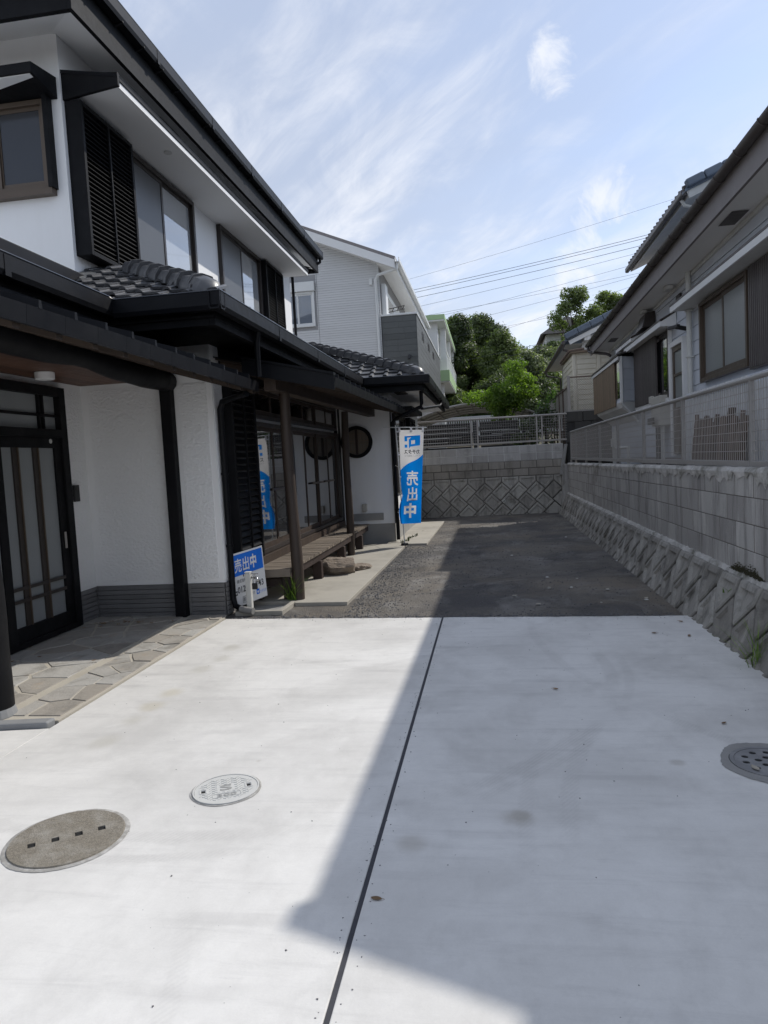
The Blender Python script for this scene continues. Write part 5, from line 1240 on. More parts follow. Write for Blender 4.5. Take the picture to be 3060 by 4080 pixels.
m=MB(); m.tube([(2.495,18.1,zg(18)-.05),(2.495,18.1,zg(18)-.16),(2.52,18.0,zg(18)-.20),(2.80,17.3,zg(18)-.36),(2.86,17.2,zg(18)-.42)],.035,10); m.build('downpipe',gutter_brown,RH,smooth='auto')
# main roof
rh_r=MB().hexa([(2.52,5.4,zg(5.3)-.005),(2.52,18.2,zg(18.2)-.005),(6.9,18.2,zg(18.2)+1.75),(6.9,5.4,zg(5.3)+1.75)],[(2.50,5.4,zg(5.3)+.05),(2.50,18.2,zg(18.2)+.05),(6.9,18.2,zg(18.2)+1.82),(6.9,5.4,zg(5.3)+1.82)]).build('roof',bluegrey_tile,RH)
MB().bar((2.46,5.36,zg(5.3)+.02),(4.6,5.36,zg(5.3)+.88),.12,.14).build('verge_tile',bluegrey_tile,rh_r)
# near wing, outside the frame to the right
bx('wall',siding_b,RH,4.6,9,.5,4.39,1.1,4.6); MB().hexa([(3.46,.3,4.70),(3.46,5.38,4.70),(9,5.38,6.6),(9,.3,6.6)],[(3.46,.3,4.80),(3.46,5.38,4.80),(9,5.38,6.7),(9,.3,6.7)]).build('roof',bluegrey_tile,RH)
# soffit vents
for y,x0,x1 in ((8.6,2.70,2.88),(16.2,2.68,2.84)): MB().quad((x0,y-.24,zs(y)-.004),(x0,y+.24,zs(y)-.012),(x1,y+.24,zs(y)-.012),(x1,y-.24,zs(y)-.004)).build('soffit_vent',gutter_brown,RH)
bx('soffit_lamp',offwhite,RH,2.76,2.86,11.5,11.75,3.88,3.94,bevel=.01); bx('soffit_lamp',offwhite,RH,2.76,2.84,13.2,13.4,3.86,3.91,bevel=.01)
# canopies
def canopy(y0,y1,xf,zf,zw,th=.075):
    o=MB().add([(WX,y0,zw),(WX,y1,zw),(xf,y1,zf+.02),(xf,y0,zf+.02),(WX,y0,zw-.03),(WX,y1,zw-.03),(xf,y1,zf-.005),(xf,y0,zf-.005)],[(0,1,2,3),(7,6,5,4),(3,2,6,7),(0,3,7,4),(2,1,5,6)]).build('window_canopy',gutter_brown,RH)
    bx('canopy_fascia',white_trim,o,xf+.004,xf+.03,y0+.01,y1-.01,zf-th-.01,zf-.008)
    MB().slab([(xf+.03,y0+.012,zf-th-.01),(xf+.03,y0+.012,zf-.008),(WX-.002,y0+.012,zw-.034),(WX-.002,y0+.012,zf-th-.01)],(0,.025,0)).build('canopy_end',white_trim,o)
    bx('canopy_soffit',offwhite,o,xf+.032,WX,y0+.04,y1-.02,zf-th+.005,zf-th+.018); return o
canopy(5.4,10.95,2.66,3.50,3.66); canopy(11.72,14.75,2.70,3.45,3.60); canopy(14.0,15.6,2.70,3.56,3.68,.06)
# windows, door, slat screens
FV=frame((WX,0,0),(0,1,0),(-1,0,0))
window(FV,8.52,10.32,2.34,3.40,RH,alu_brown,(glass_frost,glass_frost),.05,.05,.07)
wl=bx('slat_shutter',brown_slat,RH,5.2,8.50,2.30,3.42,0,.05,T=FV)
y=5.25
while y<8.48: bx('slat',brown_slat,wl,y,y+.035,2.32,3.40,.05,.062,T=FV); y+=.055
dd=MB(FV)
for a,b,c,d in ((11.20,11.26,1.35,3.12),(11.90,12.0,1.35,3.12),(11.26,11.90,3.04,3.12)): dd.box(a,b,c,d,-.01,.06)
dd.build('door_frame',white_trim,RH,.004)
dr=MB(FV)
for a,b,c,d in ((11.26,11.34,1.38,3.04),(11.82,11.90,1.38,3.04),(11.34,11.82,1.38,2.1),(11.34,11.82,2.96,3.04),(11.34,11.82,2.58,2.62)): dr.box(a,b,c,d,0,.035)
dr=dr.build('back_door',alu_brown,RH,.003); bx('door_glass',glass_frost,dr,11.34,11.82,2.1,2.96,.005,.015,T=FV)
window(FV,12.10,14.50,2.30,3.36,RH,alu_dark,(glass_dark,glass_screen),.05,.04,.05)
bx('window_trim',white_trim,RH,12.02,12.09,2.22,3.40,0,.05,T=FV); bx('window_sill',white_trim,RH,12.02,14.6,2.22,2.28,0,.08,T=FV)
y=12.75
while y<14.5: bx('screen_slat',brown_slat,RH,y,y+.05,2.29,3.38,.07,.105,T=FV); y+=.082
bx('screen_rail',brown_slat,RH,12.6,14.55,2.36,2.40,.055,.07,T=FV); bx('screen_rail',brown_slat,RH,12.6,14.55,3.26,3.30,.055,.07,T=FV)
MB().tube([(2.90,10.85,3.98),(2.90,10.85,1.20)],.038,12).build('downpipe',pvc_m,RH,smooth='auto')
for z in (1.9,2.75,3.4): bx('pipe_clip',pvc_m,RH,2.855,2.95,10.80,10.90,z,z+.02)
m=MB(); m.bar((2.93,11.1,3.20),(2.78,11.1,3.24),.05,.06); m.bar((2.80,11.02,3.24),(2.74,11.35,3.26),.05,.05); m.build('wall_light',rubberblack,RH,.008)
MB().hexa([(2.72,13.1,3.58),(2.72,13.65,3.57),(WX,13.65,3.60),(WX,13.1,3.60)],[(2.80,13.12,3.84),(2.80,13.63,3.83),(WX,13.63,3.86),(WX,13.12,3.86)]).build('vent_hood',alu_dark,RH,.006)
bx('vent_louver',alu_dark,RH,11.40,11.62,3.58,3.78,0,.03,T=FV)
# bay window with tan slats
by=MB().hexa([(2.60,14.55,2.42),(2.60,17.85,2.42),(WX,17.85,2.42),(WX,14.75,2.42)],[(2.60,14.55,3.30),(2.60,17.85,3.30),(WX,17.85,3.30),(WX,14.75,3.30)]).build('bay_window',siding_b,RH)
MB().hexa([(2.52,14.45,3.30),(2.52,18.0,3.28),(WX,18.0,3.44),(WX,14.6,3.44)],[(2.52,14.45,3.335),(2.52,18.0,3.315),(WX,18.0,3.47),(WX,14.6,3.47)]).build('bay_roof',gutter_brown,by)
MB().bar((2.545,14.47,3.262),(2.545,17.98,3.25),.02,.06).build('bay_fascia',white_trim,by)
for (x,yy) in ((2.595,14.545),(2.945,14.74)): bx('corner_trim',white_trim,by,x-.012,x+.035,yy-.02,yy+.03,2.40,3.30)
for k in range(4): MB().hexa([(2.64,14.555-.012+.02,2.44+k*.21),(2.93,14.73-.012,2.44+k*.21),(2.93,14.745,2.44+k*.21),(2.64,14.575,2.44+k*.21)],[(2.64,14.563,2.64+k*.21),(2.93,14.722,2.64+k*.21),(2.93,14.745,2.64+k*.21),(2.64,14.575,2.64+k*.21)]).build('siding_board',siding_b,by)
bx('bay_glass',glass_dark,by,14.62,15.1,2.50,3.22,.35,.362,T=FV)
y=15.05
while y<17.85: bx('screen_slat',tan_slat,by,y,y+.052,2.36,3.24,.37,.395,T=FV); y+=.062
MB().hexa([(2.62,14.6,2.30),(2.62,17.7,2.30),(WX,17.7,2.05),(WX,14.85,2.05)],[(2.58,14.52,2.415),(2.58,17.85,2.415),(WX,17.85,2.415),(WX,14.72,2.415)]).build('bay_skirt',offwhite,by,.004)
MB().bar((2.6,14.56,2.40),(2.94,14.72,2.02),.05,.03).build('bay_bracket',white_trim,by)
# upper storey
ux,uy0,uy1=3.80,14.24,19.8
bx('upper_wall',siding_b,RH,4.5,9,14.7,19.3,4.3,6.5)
def uz(x): return 6.25+.40*(x-ux)
ur=MB().hexa([(ux,uy0,uz(ux)-.06),(ux,uy1,uz(ux)-.06),(6.5,uy1,uz(6.5)-.06),(6.5,uy0,uz(6.5)-.06)],[(ux,uy0,uz(ux)),(ux,uy1,uz(ux)),(6.5,uy1,uz(6.5)),(6.5,uy0,uz(6.5))]).build('upper_roof',bluegrey_tile,RH)
MB().hexa([(ux+.06,uy0+.03,uz(ux)-.15),(ux+.06,uy1-.03,uz(ux)-.15),(6.4,uy1-.03,uz(6.4)-.15),(6.4,uy0+.03,uz(6.4)-.15)],[(ux+.06,uy0+.03,uz(ux)-.062),(ux+.06,uy1-.03,uz(ux)-.062),(6.4,uy1-.03,uz(6.4)-.062),(6.4,uy0+.03,uz(6.4)-.062)]).build('upper_soffit',offwhite,ur)
EV=MB().tube([(-.02,0,0),(.5,0,.2)],.055,8).mesh('eave_tile'); EV.materials.append(gutter_brown)
y=uy0+.1
while y<uy1: inst(EV,'eave_tile',Matrix.Translation((ux,y,uz(ux)+.012)),ur); y+=.26
gutter([(ux+.02,uy0+.05,uz(ux)-.02),(ux+.02,uy1,uz(ux)-.06)],RH,gutter_brown,.09,.10,(-1,0,0))
for k in range(9):
    x0=ux+k*.32; MB().bar((x0,uy0-.03,uz(x0)+.05),(x0+.31,uy0-.03,uz(x0+.31)+.05),.17,.15).build('verge_tile',bluegrey_tile,ur,.03)
MB().bar((ux+.05,uy0+.06,uz(ux)-.11),(6.4,uy0+.06,uz(6.4)-.11),.04,.14).build('verge_board',offwhite,ur)
MB().tube([(ux+.0,uy0+.3,uz(ux)-.12),(ux+.05,uy0+.3,uz(ux)-.22),(4.46,uy0+.5,uz(ux)-.34),(4.47,uy0+.5,4.6)],.035,10).build('downpipe',pvc_m,RH,smooth='auto')
# ---- things standing beside that house
cb=thing('storage_cabinet','ribbed pale metal storage cabinet beneath the frosted window','cabinet',(2.72,9,1.16))
bx('body',siding_b,cb,2.70,2.92,7.1,10.35,1.20,2.20,bevel=.01)
y=7.14
while y<10.3: bx('rib',siding_n,cb,2.675,2.70,y,y+.045,1.30,2.10); y+=.095
bx('base_rail',white_trim,cb,2.66,2.93,7.1,10.35,1.16,1.20)
y=7.9
while y<9.95: bx('label_tile',white_trim,cb,2.664,2.674,y,y+.07,2.115,2.19); y+=.1
sk=thing('stake_bundle','row of rough brown bark stakes leaning on the storage cabinet','stakes',(2.5,8.5,1.16))
y=7.68
while y<9.42:
    h=1.80+random.uniform(-.08,.08); x=2.52+random.uniform(-.02,.02); MB().tube([(x,y,1.16),(x+.02,y+random.uniform(-.01,.01),1.5),(x+.06,y+random.uniform(-.02,.02),h)],[.03,.032,.026],7).build('stake',stake_m,sk); y+=.062
ht=thing('water_heater','beige wall-hung water heater with pipes beside the brown back door','water heater',(2.8,12.6,1.9))
bx('body',ac_m,ht,2.78,2.95,12.2,12.85,1.85,2.34,bevel=.012); bx('side_tray',ac_m,ht,2.80,2.95,12.88,13.1,2.25,2.38,bevel=.01)
for y,r in ((12.3,.018),(12.45,.014),(12.6,.02),(12.8,.016)): MB().tube([(2.85,y,1.86),(2.85,y,1.16)],r,8).build('pipe',pvc_m if y<12.5 else rubberblack,ht)
bx('flue',rubberblack,ht,2.70,2.739,12.4,12.75,1.88,1.99)
pp=thing('pump_pipes','cluster of white plastic pipes and a meter below the bay window','pipes',(2.6,14.9,1.16))
for (x,y,z0,z1,r) in ((2.55,14.95,1.14,1.95,.035),(2.55,15.12,1.14,1.85,.05),(2.62,15.05,1.14,1.7,.03)): MB().tube([(x,y,z0),(x,y,z1)],r,10).build('pipe',pvc_m,pp,smooth='auto')
MB().tube([(2.55,15.0,1.52),(2.55,13.7,1.52),(2.55,13.7,1.14)],.03,10).build('pipe',pvc_m,pp,smooth='auto'); bx('meter',pvc_m,pp,2.48,2.62,15.0,15.22,1.55,1.72,bevel=.01)
# ------------------------------------------------------------------ cream shed and blue-roofed house behind
cs=thing('shed','cream panelled shed with a rusty roof edge behind the chain-link fence','shed',(2.9,20.5,1.65))
cx0,cy0,cy1=2.25,19.35,21.8
bx('body',cream,cs,cx0+.03,3.9,cy0+.03,cy1,2.50,4.06)
bx('corner_post',cream,cs,cx0,cx0+.10,cy0,cy0+.10,2.50,4.05,bevel=.02)
for k in range(3):
    bx('panel_post',cream,cs,cx0+.12+.62*k+.50,cx0+.12+.62*k+.60,cy0+.004,cy0+.05,2.55,4.03,bevel=.015)
    for r in range(11): 
        z=2.58+r*.132; bx('panel_board',cream,cs,cx0+.12+.62*k,cx0+.12+.62*k+.49,cy0+.012,cy0+.04,z,z+.112,bevel=.008)
for r in range(11):
    z=2.58+r*.132; bx('panel_board',cream,cs,cx0+.012,cx0+.04,cy0+.13,cy1-.02,z,z+.112,bevel=.008)
MB().hexa([(cx0-.06,cy0-.12,4.04),(3.95,cy0-.12,4.14),(3.95,cy1,4.2),(cx0-.06,cy1,4.05)],[(cx0-.06,cy0-.12,4.09),(3.95,cy0-.12,4.2),(3.95,cy1,4.26),(cx0-.06,cy1,4.1)]).build('roof',tan_slat,cs)
for k in range(16): y=cy0-.1+k*.155; MB().tube([(cx0-.10,y,4.10),(cx0+.3,y,4.14)],.035,7).build('roof_roll',stake_m,cs)
bx('footing',blackblock_m,cs,2.3,3.9,19.0,21.75,1.6,2.498)
b2=thing('house','house with blue ridge tiles and brown gutter beyond the cream shed','house',(4.2,28,1.65))
bx('wall',siding_n,b2,3.17,8,24.4,31,1.5,4.95)
MB().add([(2.60,24,5.06),(6.2,24,6.62),(6.2,31.4,6.62),(2.60,31.4,4.98),(2.60,24,5.16),(6.2,24,6.74),(6.2,31.4,6.74),(2.60,31.4,5.08)],[(3,2,1,0),(4,5,6,7),(0,1,5,4),(0,4,7,3),(2,3,7,6)]).build('roof',bluegrey_tile,b2)
for k in range(9):
    x0=2.58+k*.40; z0=5.20+k*.40*.434; MB().bar((x0,24-.05,z0),(x0+.395,24-.05,z0+.395*.434),.2,.19).build('verge_tile',bluegrey_tile,b2,.03)
MB().bar((2.72,24.02,5.02),(6.2,24.02,6.52),.05,.13).build('verge_board',white_trim,b2)
mb=MB(); mb.quad((2.62,24.05,4.98),(3.2,24.05,4.98),(3.2,31.3,4.93),(2.62,31.3,4.93)); mb.build('soffit',offwhite,b2)
MB().slab([(3.165,24.38,4.5),(3.165,24.38,5.15),(6.2,24.38,6.4),(6.2,24.38,4.5)],(0,.02,0)).build('gable_wall',siding_n,b2)
bx('roof_beam',white_trim,b2,3.2,3.4,24.05,24.4,5.07,5.27,bevel=.01)
m=MB(); m.tube([(2.53,23.95,5.03),(2.53,31.5,4.93)],.065,10); m.build('gutter',gutter_brown,b2,smooth='auto')
m=MB(); m.tube([(2.53,24.15,4.98),(2.55,24.2,4.82),(3.12,24.35,4.70)],.035,8); m.build('downpipe',gutter_brown,b2,smooth='auto')
m=MB(); m.tube([(2.53,31.3,4.9),(2.58,31.3,4.75),(3.1,31.0,4.6),(3.12,31.0,1.6)],.04,8); m.build('downpipe',gutter_brown,b2,smooth='auto')
window(frame((3.17,0,0),(0,1,0),(-1,0,0)),28.5,30.2,2.6,4.0,b2,alu_pale,(glass_far,glass_far))
# ------------------------------------------------------------------ neighbour with pale siding
NB=thing('house','pale grey two-storey house with charcoal balcony beyond the tiled roof','house',(-6,25,1.6))
NY=21.0
bx('wall',siding_n2,NB,-12.4,-2.97,NY+.02,31,1.4,7.2)
FNb=frame((0,NY+.02,0),(1,0,0),(0,-1,0))
wx0,wx1,wz0,wz1=-5.95,-4.93,5.62,6.86
z=3.0
def gable_z(x): return 7.28+.42*(-2.41-x)-.16
while z<8.9:
    xr=-2.97; 
    zt=z+.062
    if zt>gable_z(xr)-.02: xr=-2.41-(zt+.18-7.28)/.42
    if xr>-7.4:
        if zt>wz0-.1 and z<wz1+.22:
            for a,b in ((-7.7,wx0-.06),(wx1+.06,-4.845),(-4.83,xr)):
                b=min(b,xr)
                if b>a: bx('siding_board',siding_n,NB,a,b,z,zt,0,.016,T=FNb)
        else:
            for a,b in ((-7.7,-4.845),(-4.83,xr)):
                b=min(b,xr)
                if b>a: bx('siding_board',siding_n,NB,a,b,z,zt,0,.016,T=FNb)
    z+=.070
MB(FNb).slab([(-7.75,7.1,-.02),(-3.0,7.0,-.02),(-7.75,9.15,-.02)],(0,0,.018)).build('gable_wall',siding_n2,NB)
wn2=window(frame((0,NY,0),(1,0,0),(0,-1,0)),wx0,wx1,wz0,wz1-.22,NB,alu_white,(glass_far,glass_far),.06,.04,.06)
bx('shutter_box',alu_white,NB,wx0-.03,wx1+.03,wz1-.215,wz1+.06,0,.13,T=frame((0,NY,0),(1,0,0),(0,-1,0)),bevel=.01)
# roof: verge, soffit, gutter
def nz(x): return 7.28+.42*(-2.41-x)
MB().hexa([(-2.41,NY-.45,nz(-2.41)-.06),(-2.41,31.4,nz(-2.41)-.06),(-7.8,31.4,nz(-7.8)-.06),(-7.8,NY-.45,nz(-7.8)-.06)],[(-2.41,NY-.45,nz(-2.41)+.03),(-2.41,31.4,nz(-2.41)+.03),(-7.8,31.4,nz(-7.8)+.03),(-7.8,NY-.45,nz(-7.8)+.03)]).build('roof',fascia_grey,NB)
MB().hexa([(-2.43,NY-.47,nz(-2.41)-.30),(-2.43,NY-.43,nz(-2.41)-.30),(-7.8,NY-.43,nz(-7.8)-.30),(-7.8,NY-.47,nz(-7.8)-.30)],[(-2.43,NY-.47,nz(-2.41)-.061),(-2.43,NY-.43,nz(-2.41)-.061),(-7.8,NY-.43,nz(-7.8)-.061),(-7.8,NY-.47,nz(-7.8)-.061)]).build('verge_board',white_trim,NB)
mb=MB(); mb.quad((-2.45,NY-.42,nz(-2.45)-.26),(-2.45,31.3,nz(-2.45)-.26),(-3.0,31.3,nz(-2.9)-.26),(-3.0,NY-.42,nz(-2.9)-.26)); mb.quad((-2.45,NY-.42,nz(-2.45)-.26),(-7.7,NY-.42,nz(-7.7)-.26),(-7.7,NY+.02,nz(-7.7)-.26),(-2.45,NY+.02,nz(-2.45)-.26)); mb.build('soffit',soffit_white,NB)
MB().hexa([(-7.8,NY-.45,nz(-7.8)-.06),(-7.8,31.4,nz(-7.8)-.06),(-13,31.4,nz(-2.6)-.06),(-13,NY-.45,nz(-2.6)-.06)],[(-7.8,NY-.45,nz(-7.8)+.03),(-7.8,31.4,nz(-7.8)+.03),(-13,31.4,nz(-2.6)+.03),(-13,NY-.45,nz(-2.6)+.03)]).build('roof',fascia_grey,NB)
gutter([(-2.42,NY-.5,nz(-2.41)-.02),(-2.42,31.5,nz(-2.41)-.02)],NB,alu_white,.12,.12)
MB().bar((-2.44,NY-.40,nz(-2.41)-.17),(-2.44,31.4,nz(-2.41)-.17),.03,.2).build('fascia',white_trim,NB)
m=MB(); m.tube([(-2.36,NY-.40,nz(-2.41)-.10),(-2.38,NY-.38,nz(-2.41)-.30),(-2.98,NY-.10,6.92),(-3.06,NY-.06,6.80),(-3.04,NY-.06,3.2)],.045,10); m.build('downpipe',alu_white,NB,smooth='auto')
bx('vent_cap',alu_white,NB,-3.26,-3.17,6.68,6.85,.018,.07,T=FNb)
# balcony
BX0,BX1=-2.95,-1.93
bal=bx('balcony',dark_siding,NB,BX0,BX1-.02,NY+.02,31,4.0,5.74)
for r in range(10):
    z=4.02+r*.172
    cuts=[BX0]+sorted(random.uniform(BX0+.2,BX1-.2) for _ in range(1))+[BX1-.02]
    for a,b in zip(cuts[:-1],cuts[1:]): bx('balcony_board',dark_siding,bal,a+.002,b-.002,z,z+.166,-.0,.022,T=FNb)
    yc=NY
    while yc<31:
        y1=min(yc+random.uniform(1.6,2.6),31); bx('balcony_board',dark_siding,bal,BX1-.02,BX1+.004,yc+.004,y1-.004,z,z+.166); yc=y1
bx('balcony_cap',alu_white,bal,BX0-.02,BX1+.03,NY-.03,31,5.742,5.80,bevel=.01)
for y in (22.6,23.0,24.8,25.2,26.9,27.3): bx('slot_window',alu_dark,bal,BX1+.0045,BX1+.02,y,y+.16,5.25,5.5)
MB().tube([(-2.18,NY-.0,4.55),(-2.18,NY-.10,4.55),(-2.18,NY-.12,4.45)],.04,8).build('vent_hood',rubberblack,bal)
# inside the balcony: sliding doors, post, clothes brackets
window(frame((-2.965,0,0),(0,1,0),(1,0,0)),22.2,25.4,5.2,6.75,NB,alu_white,(glass_far,siding_n),.08,.05,.05)
window(frame((-2.965,0,0),(0,1,0),(1,0,0)),26.2,29.4,5.2,6.75,NB,alu_white,(glass_far,siding_n),.08,.05,.05)
bx('wall_unit',alu_white,NB,-2.96,-2.82,21.25,21.7,5.85,6.75,bevel=.02)
for y in (21.9,25.0):
    m=MB(); m.bar((-2.95,y,6.12),(-2.35,y,6.2),.03,.02); m.bar((-2.95,y,6.02),(-2.35,y,6.1),.03,.02)
    for q in range(4): m.bar((-2.9+q*.16,y,6.03+q*.02),(-2.84+q*.16,y,6.14+q*.02),.02,.02)
    m.build('drying_bracket',alu_dark,NB)
# ------------------------------------------------------------------ green and white building
GB=thing('apartment_building','white apartment building with pale green slab edges beyond the pale house','building',(-4,40,1.6))
gy=32.5; gx=-1.72
bx('wall',offwhite,GB,-9,gx-.45,gy+.6,52,1.6,7.7)
bx('roof_slab',green_paint,GB,-9,gx,gy,52,7.74,7.96); bx('roof_soffit',white_trim,GB,-8.9,gx-.02,gy+.03,51.9,7.68,7.738)
bx('balcony_slab',green_paint,GB,-9,gx+.12,gy-.1,52,4.98,5.46); bx('slab_soffit',white_trim,GB,-8.9,gx+.10,gy-.05,51.9,4.93,4.978)
bx('wall',white_trim,GB,-9,gx-.38,gy+.55,gy+.8,1.7,7.7)
for y in (34.5,38.5,42.5,46.5): bx('column',white_trim,GB,gx-.35,gx-.1,y,y+.25,5.46,7.68)
for y in (33.2,36,40,44,48): window(frame((gx-.44,0,0),(0,1,0),(1,0,0)),y+.4,y+2.2,5.6,7.3,GB,alu_white,(glass_far,glass_far),.06,.05,.05)
m=MB(); m.bar((gx,gy,6.3),(gx,52,6.3),.05,.05)
for i in range(130): y=gy+.1+i*.15; m.bar((gx,y,5.46),(gx,y,6.28),.02,.02)
m.build('railing',white_trim,GB,kind='stuff')
for y in (33,35.2,37.4): window(frame((gx-.44,0,0),(0,1,0),(1,0,0)),y,y+1.6,2.2,4.4,GB,alu_white,(glass_far,glass_screen),.06,.05,.05)
bx('wall_pier',white_trim,GB,gx-.42,gx-.2,gy+.5,gy+.75,1.6,4.92)
# ------------------------------------------------------------------ carport and clutter behind the end fence
cp=thing('carport','arched smoke-grey carport roof behind the end fence','carport',(-.4,22.5,1.65))
xs=np.linspace(-2.25,1.35,15); arc=lambda x:3.06-.115*((x+.38)/1.0)**2*1.05
m=MB(); 
for a,b in zip(xs[:-1],xs[1:]): m.hexa([(a,21.2,arc(a)-.012),(b,21.2,arc(b)-.012),(b,25.5,arc(b)-.012),(a,25.5,arc(a)-.012)],[(a,21.2,arc(a)),(b,21.2,arc(b)),(b,25.5,arc(b)),(a,25.5,arc(a))])
m.build('roof_sheet',polycarb,cp,smooth='auto')
for y in (21.2,22.3,23.4,24.5,25.5): MB().tube([(x,y,arc(x)-.0) for x in xs],.035,6).build('arch_rib',alu_pale,cp)
for k in range(1,14,2): MB().bar((xs[k],21.2,arc(xs[k])-.03),(xs[k],25.5,arc(xs[k])-.03),.03).build('purlin',alu_dark,cp)
for y in (21.6,25.2): bx('post',alu_pale,cp,1.2,1.28,y-.04,y+.04,1.6,2.8); bx('post',alu_pale,cp,-2.2,-2.12,y-.04,y+.04,1.6,2.75)
lum=thing('lumber_rack','shade-coloured slatted lumber rack standing behind the end fence','rack',(-.5,20.6,1.65))
for x in (-2.4,-.36,1.0): bx('rack_post',rubberblack,lum,x-.06,x+.06,20.55,20.65,1.6,2.5)
for k in range(6):
    z=1.68+k*.135
    for a,b in ((-2.75,-.42),(-.30,.96)):
        bx('shade_dark_board',shadeboard_m,lum,a+random.uniform(0,.1),b-random.uniform(0,.1),20.50,20.545,z,z+random.uniform(.115,.13))
for (a,b,z) in ((-1.9,-.55,2.20),(-1.85,-.75,2.06),(-1.8,-.6,2.33),(-.2,.6,2.22),(.1,.9,2.12),(-.25,.4,2.07),(.4,.95,2.2),(-1.6,-1.1,1.85)): bx('gap_glint_strip',offwhite,lum,a,b,20.47,20.495,z,z+.010)  # off-white strips painting the bright gaps and glints between the boards
wb=thing('slatted_screen','white slatted balustrade screen far behind the carport','screen',(0,29,1.6))
bx('rail',alu_white,wb,-1.6,4,28.98,29.04,3.05,3.13); bx('rail',alu_white,wb,-1.6,4,28.98,29.04,2.35,2.42)
for i in range(60): bx('baluster',alu_white,wb,-1.55+i*.09,-1.51+i*.09,29.0,29.03,2.42,3.05)
# ------------------------------------------------------------------ trees
def foliage(name,clumps,per,size,mat,parent,flat=.6,seed=1,shell=.75,aspect=.55):
    r=np.random.default_rng(seed); C=[]
    for (c,rad) in clumps:
        n=int(per*(rad[0]*rad[1]*rad[2])**(2/3)); d=r.normal(size=(n,3)); d/=np.linalg.norm(d,axis=1)[:,None]; k=(shell+(1-shell)*r.random(n)**.6)*(1+r.normal(0,.10,n)); d=d*k[:,None]
        C.append(np.c_[d*np.array(rad)+np.array(c),d])
    A=np.concatenate(C); P=A[:,:3]; D=A[:,3:]; n=len(P)
    nr=D+r.normal(0,.7,(n,3))+np.array((0,0,.5)); nr/=np.linalg.norm(nr,axis=1)[:,None]
    t=np.cross(nr,r.normal(size=(n,3))); t/=np.linalg.norm(t,axis=1)[:,None]; b=np.cross(nr,t); s=size*r.uniform(.6,1.3,n)[:,None]
    V=np.empty((n,4,3)); V[:,0]=P-t*s; V[:,1]=P+b*s*aspect; V[:,2]=P+t*s; V[:,3]=P-b*s*aspect
    me=bpy.data.meshes.new(name); me.vertices.add(n*4); me.vertices.foreach_set('co',V.reshape(-1)); me.loops.add(n*4); me.loops.foreach_set('vertex_index',np.arange(n*4,dtype=np.int32)); me.polygons.add(n); me.polygons.foreach_set('loop_start',np.arange(0,n*4,4,dtype=np.int32)); me.polygons.foreach_set('loop_total',np.full(n,4,dtype=np.int32)); me.update(calc_edges=True); me.validate(); me.materials.append(mat)
    o=bpy.data.objects.new(name,me); place(o,parent); return o
def tree(name,base,top,rad,mat,label,n=16,per=900,size=.16,seed=1,trunk=.15,group=None,crown_lo=.35,rc=.42,cat='tree',shell=.7):
    r=np.random.default_rng(seed); t=thing(name,label,cat,tuple(base),group); bx_,by_,bz_=base; H=top-bz_
    cl=[]
    for i in range(n):
        a=r.uniform(0,6.28); q=math.sqrt(r.random())*.78; h=r.uniform(crown_lo,1.)
        env=math.sin(math.pi*min(1,max(.06,(h-crown_lo)/(1-crown_lo)*.82+.15)))**.6
        x=bx_+math.cos(a)*q*rad*env; y=by_+math.sin(a)*q*rad*env; rr=rad*rc*r.uniform(.7,1.25); z=bz_+H*h-rr*.5
        cl.append(((x,y,z),(rr,rr,rr*.78)))
    foliage('crown',cl,per,size,mat,t,seed=seed+50,shell=shell)
    m=MB(); zt=bz_+H*(crown_lo+.3); pts=[(bx_+.04*math.sin(k*1.7+seed)*k*trunk*3,by_,bz_-.3+(zt-bz_+.3)*k/5) for k in range(6)]; m.tube(pts,[trunk*(1-.13*k) for k in range(6)],8)
    for i in range(0,len(cl),max(1,len(cl)//9)):
        c=cl[i][0]; k=2+int(r.integers(0,3)); p=np.array(pts[k]); e=np.array(c); mid=(p+e)/2+np.array((0,0,.08*H*.3)); m.tube([p,mid,e],[trunk*.45,trunk*.3,trunk*.12],6)
    m.build('trunk',bark_m,t,smooth=True); return t
tg=thing('garden_tree','bright yellow-green leafy garden tree behind the end fence','tree',(.5,20.7,1.6))
cl=[]; rg=np.random.default_rng(17)
for (c,rd,k) in (((-.10,20.6,3.22),(.38,.40,.20),5),((.18,20.6,3.38),(.40,.45,.26),6),((.50,20.6,3.35),(.42,.5,.42),8),((.85,20.7,3.55),(.36,.42,.42),8),((.84,20.7,3.95),(.20,.25,.22),4),((.42,20.5,2.95),(.45,.45,.35),8),((.95,20.7,3.15),(.25,.35,.35),5),((.42,20.6,2.62),(.30,.35,.18),4)):
    for q in range(k):
        o=rg.normal(0,.5,3)*np.array(rd); rr=.6*min(rd)*rg.uniform(.6,1.1)+.07; cl.append((tuple(np.array(c)+o),(rr*1.25,rr*1.25,rr*.8)))
foliage('crown',cl,5200,.036,leaf_bright,tg,seed=77,shell=.5)
m=MB(); m.tube([(.42,20.7,1.4),(.45,20.7,2.2),(.5,20.65,2.8),(.8,20.7,3.6)],[.055,.05,.04,.015],8); m.tube([(.46,20.7,2.3),(.2,20.6,2.9),(-.1,20.6,3.25)],[.035,.025,.01],6); m.tube([(.52,20.7,1.4),(.6,20.7,2.4),(.95,20.7,3.2)],[.04,.03,.01],6); m.build('trunk',bark_m,tg,smooth=True)
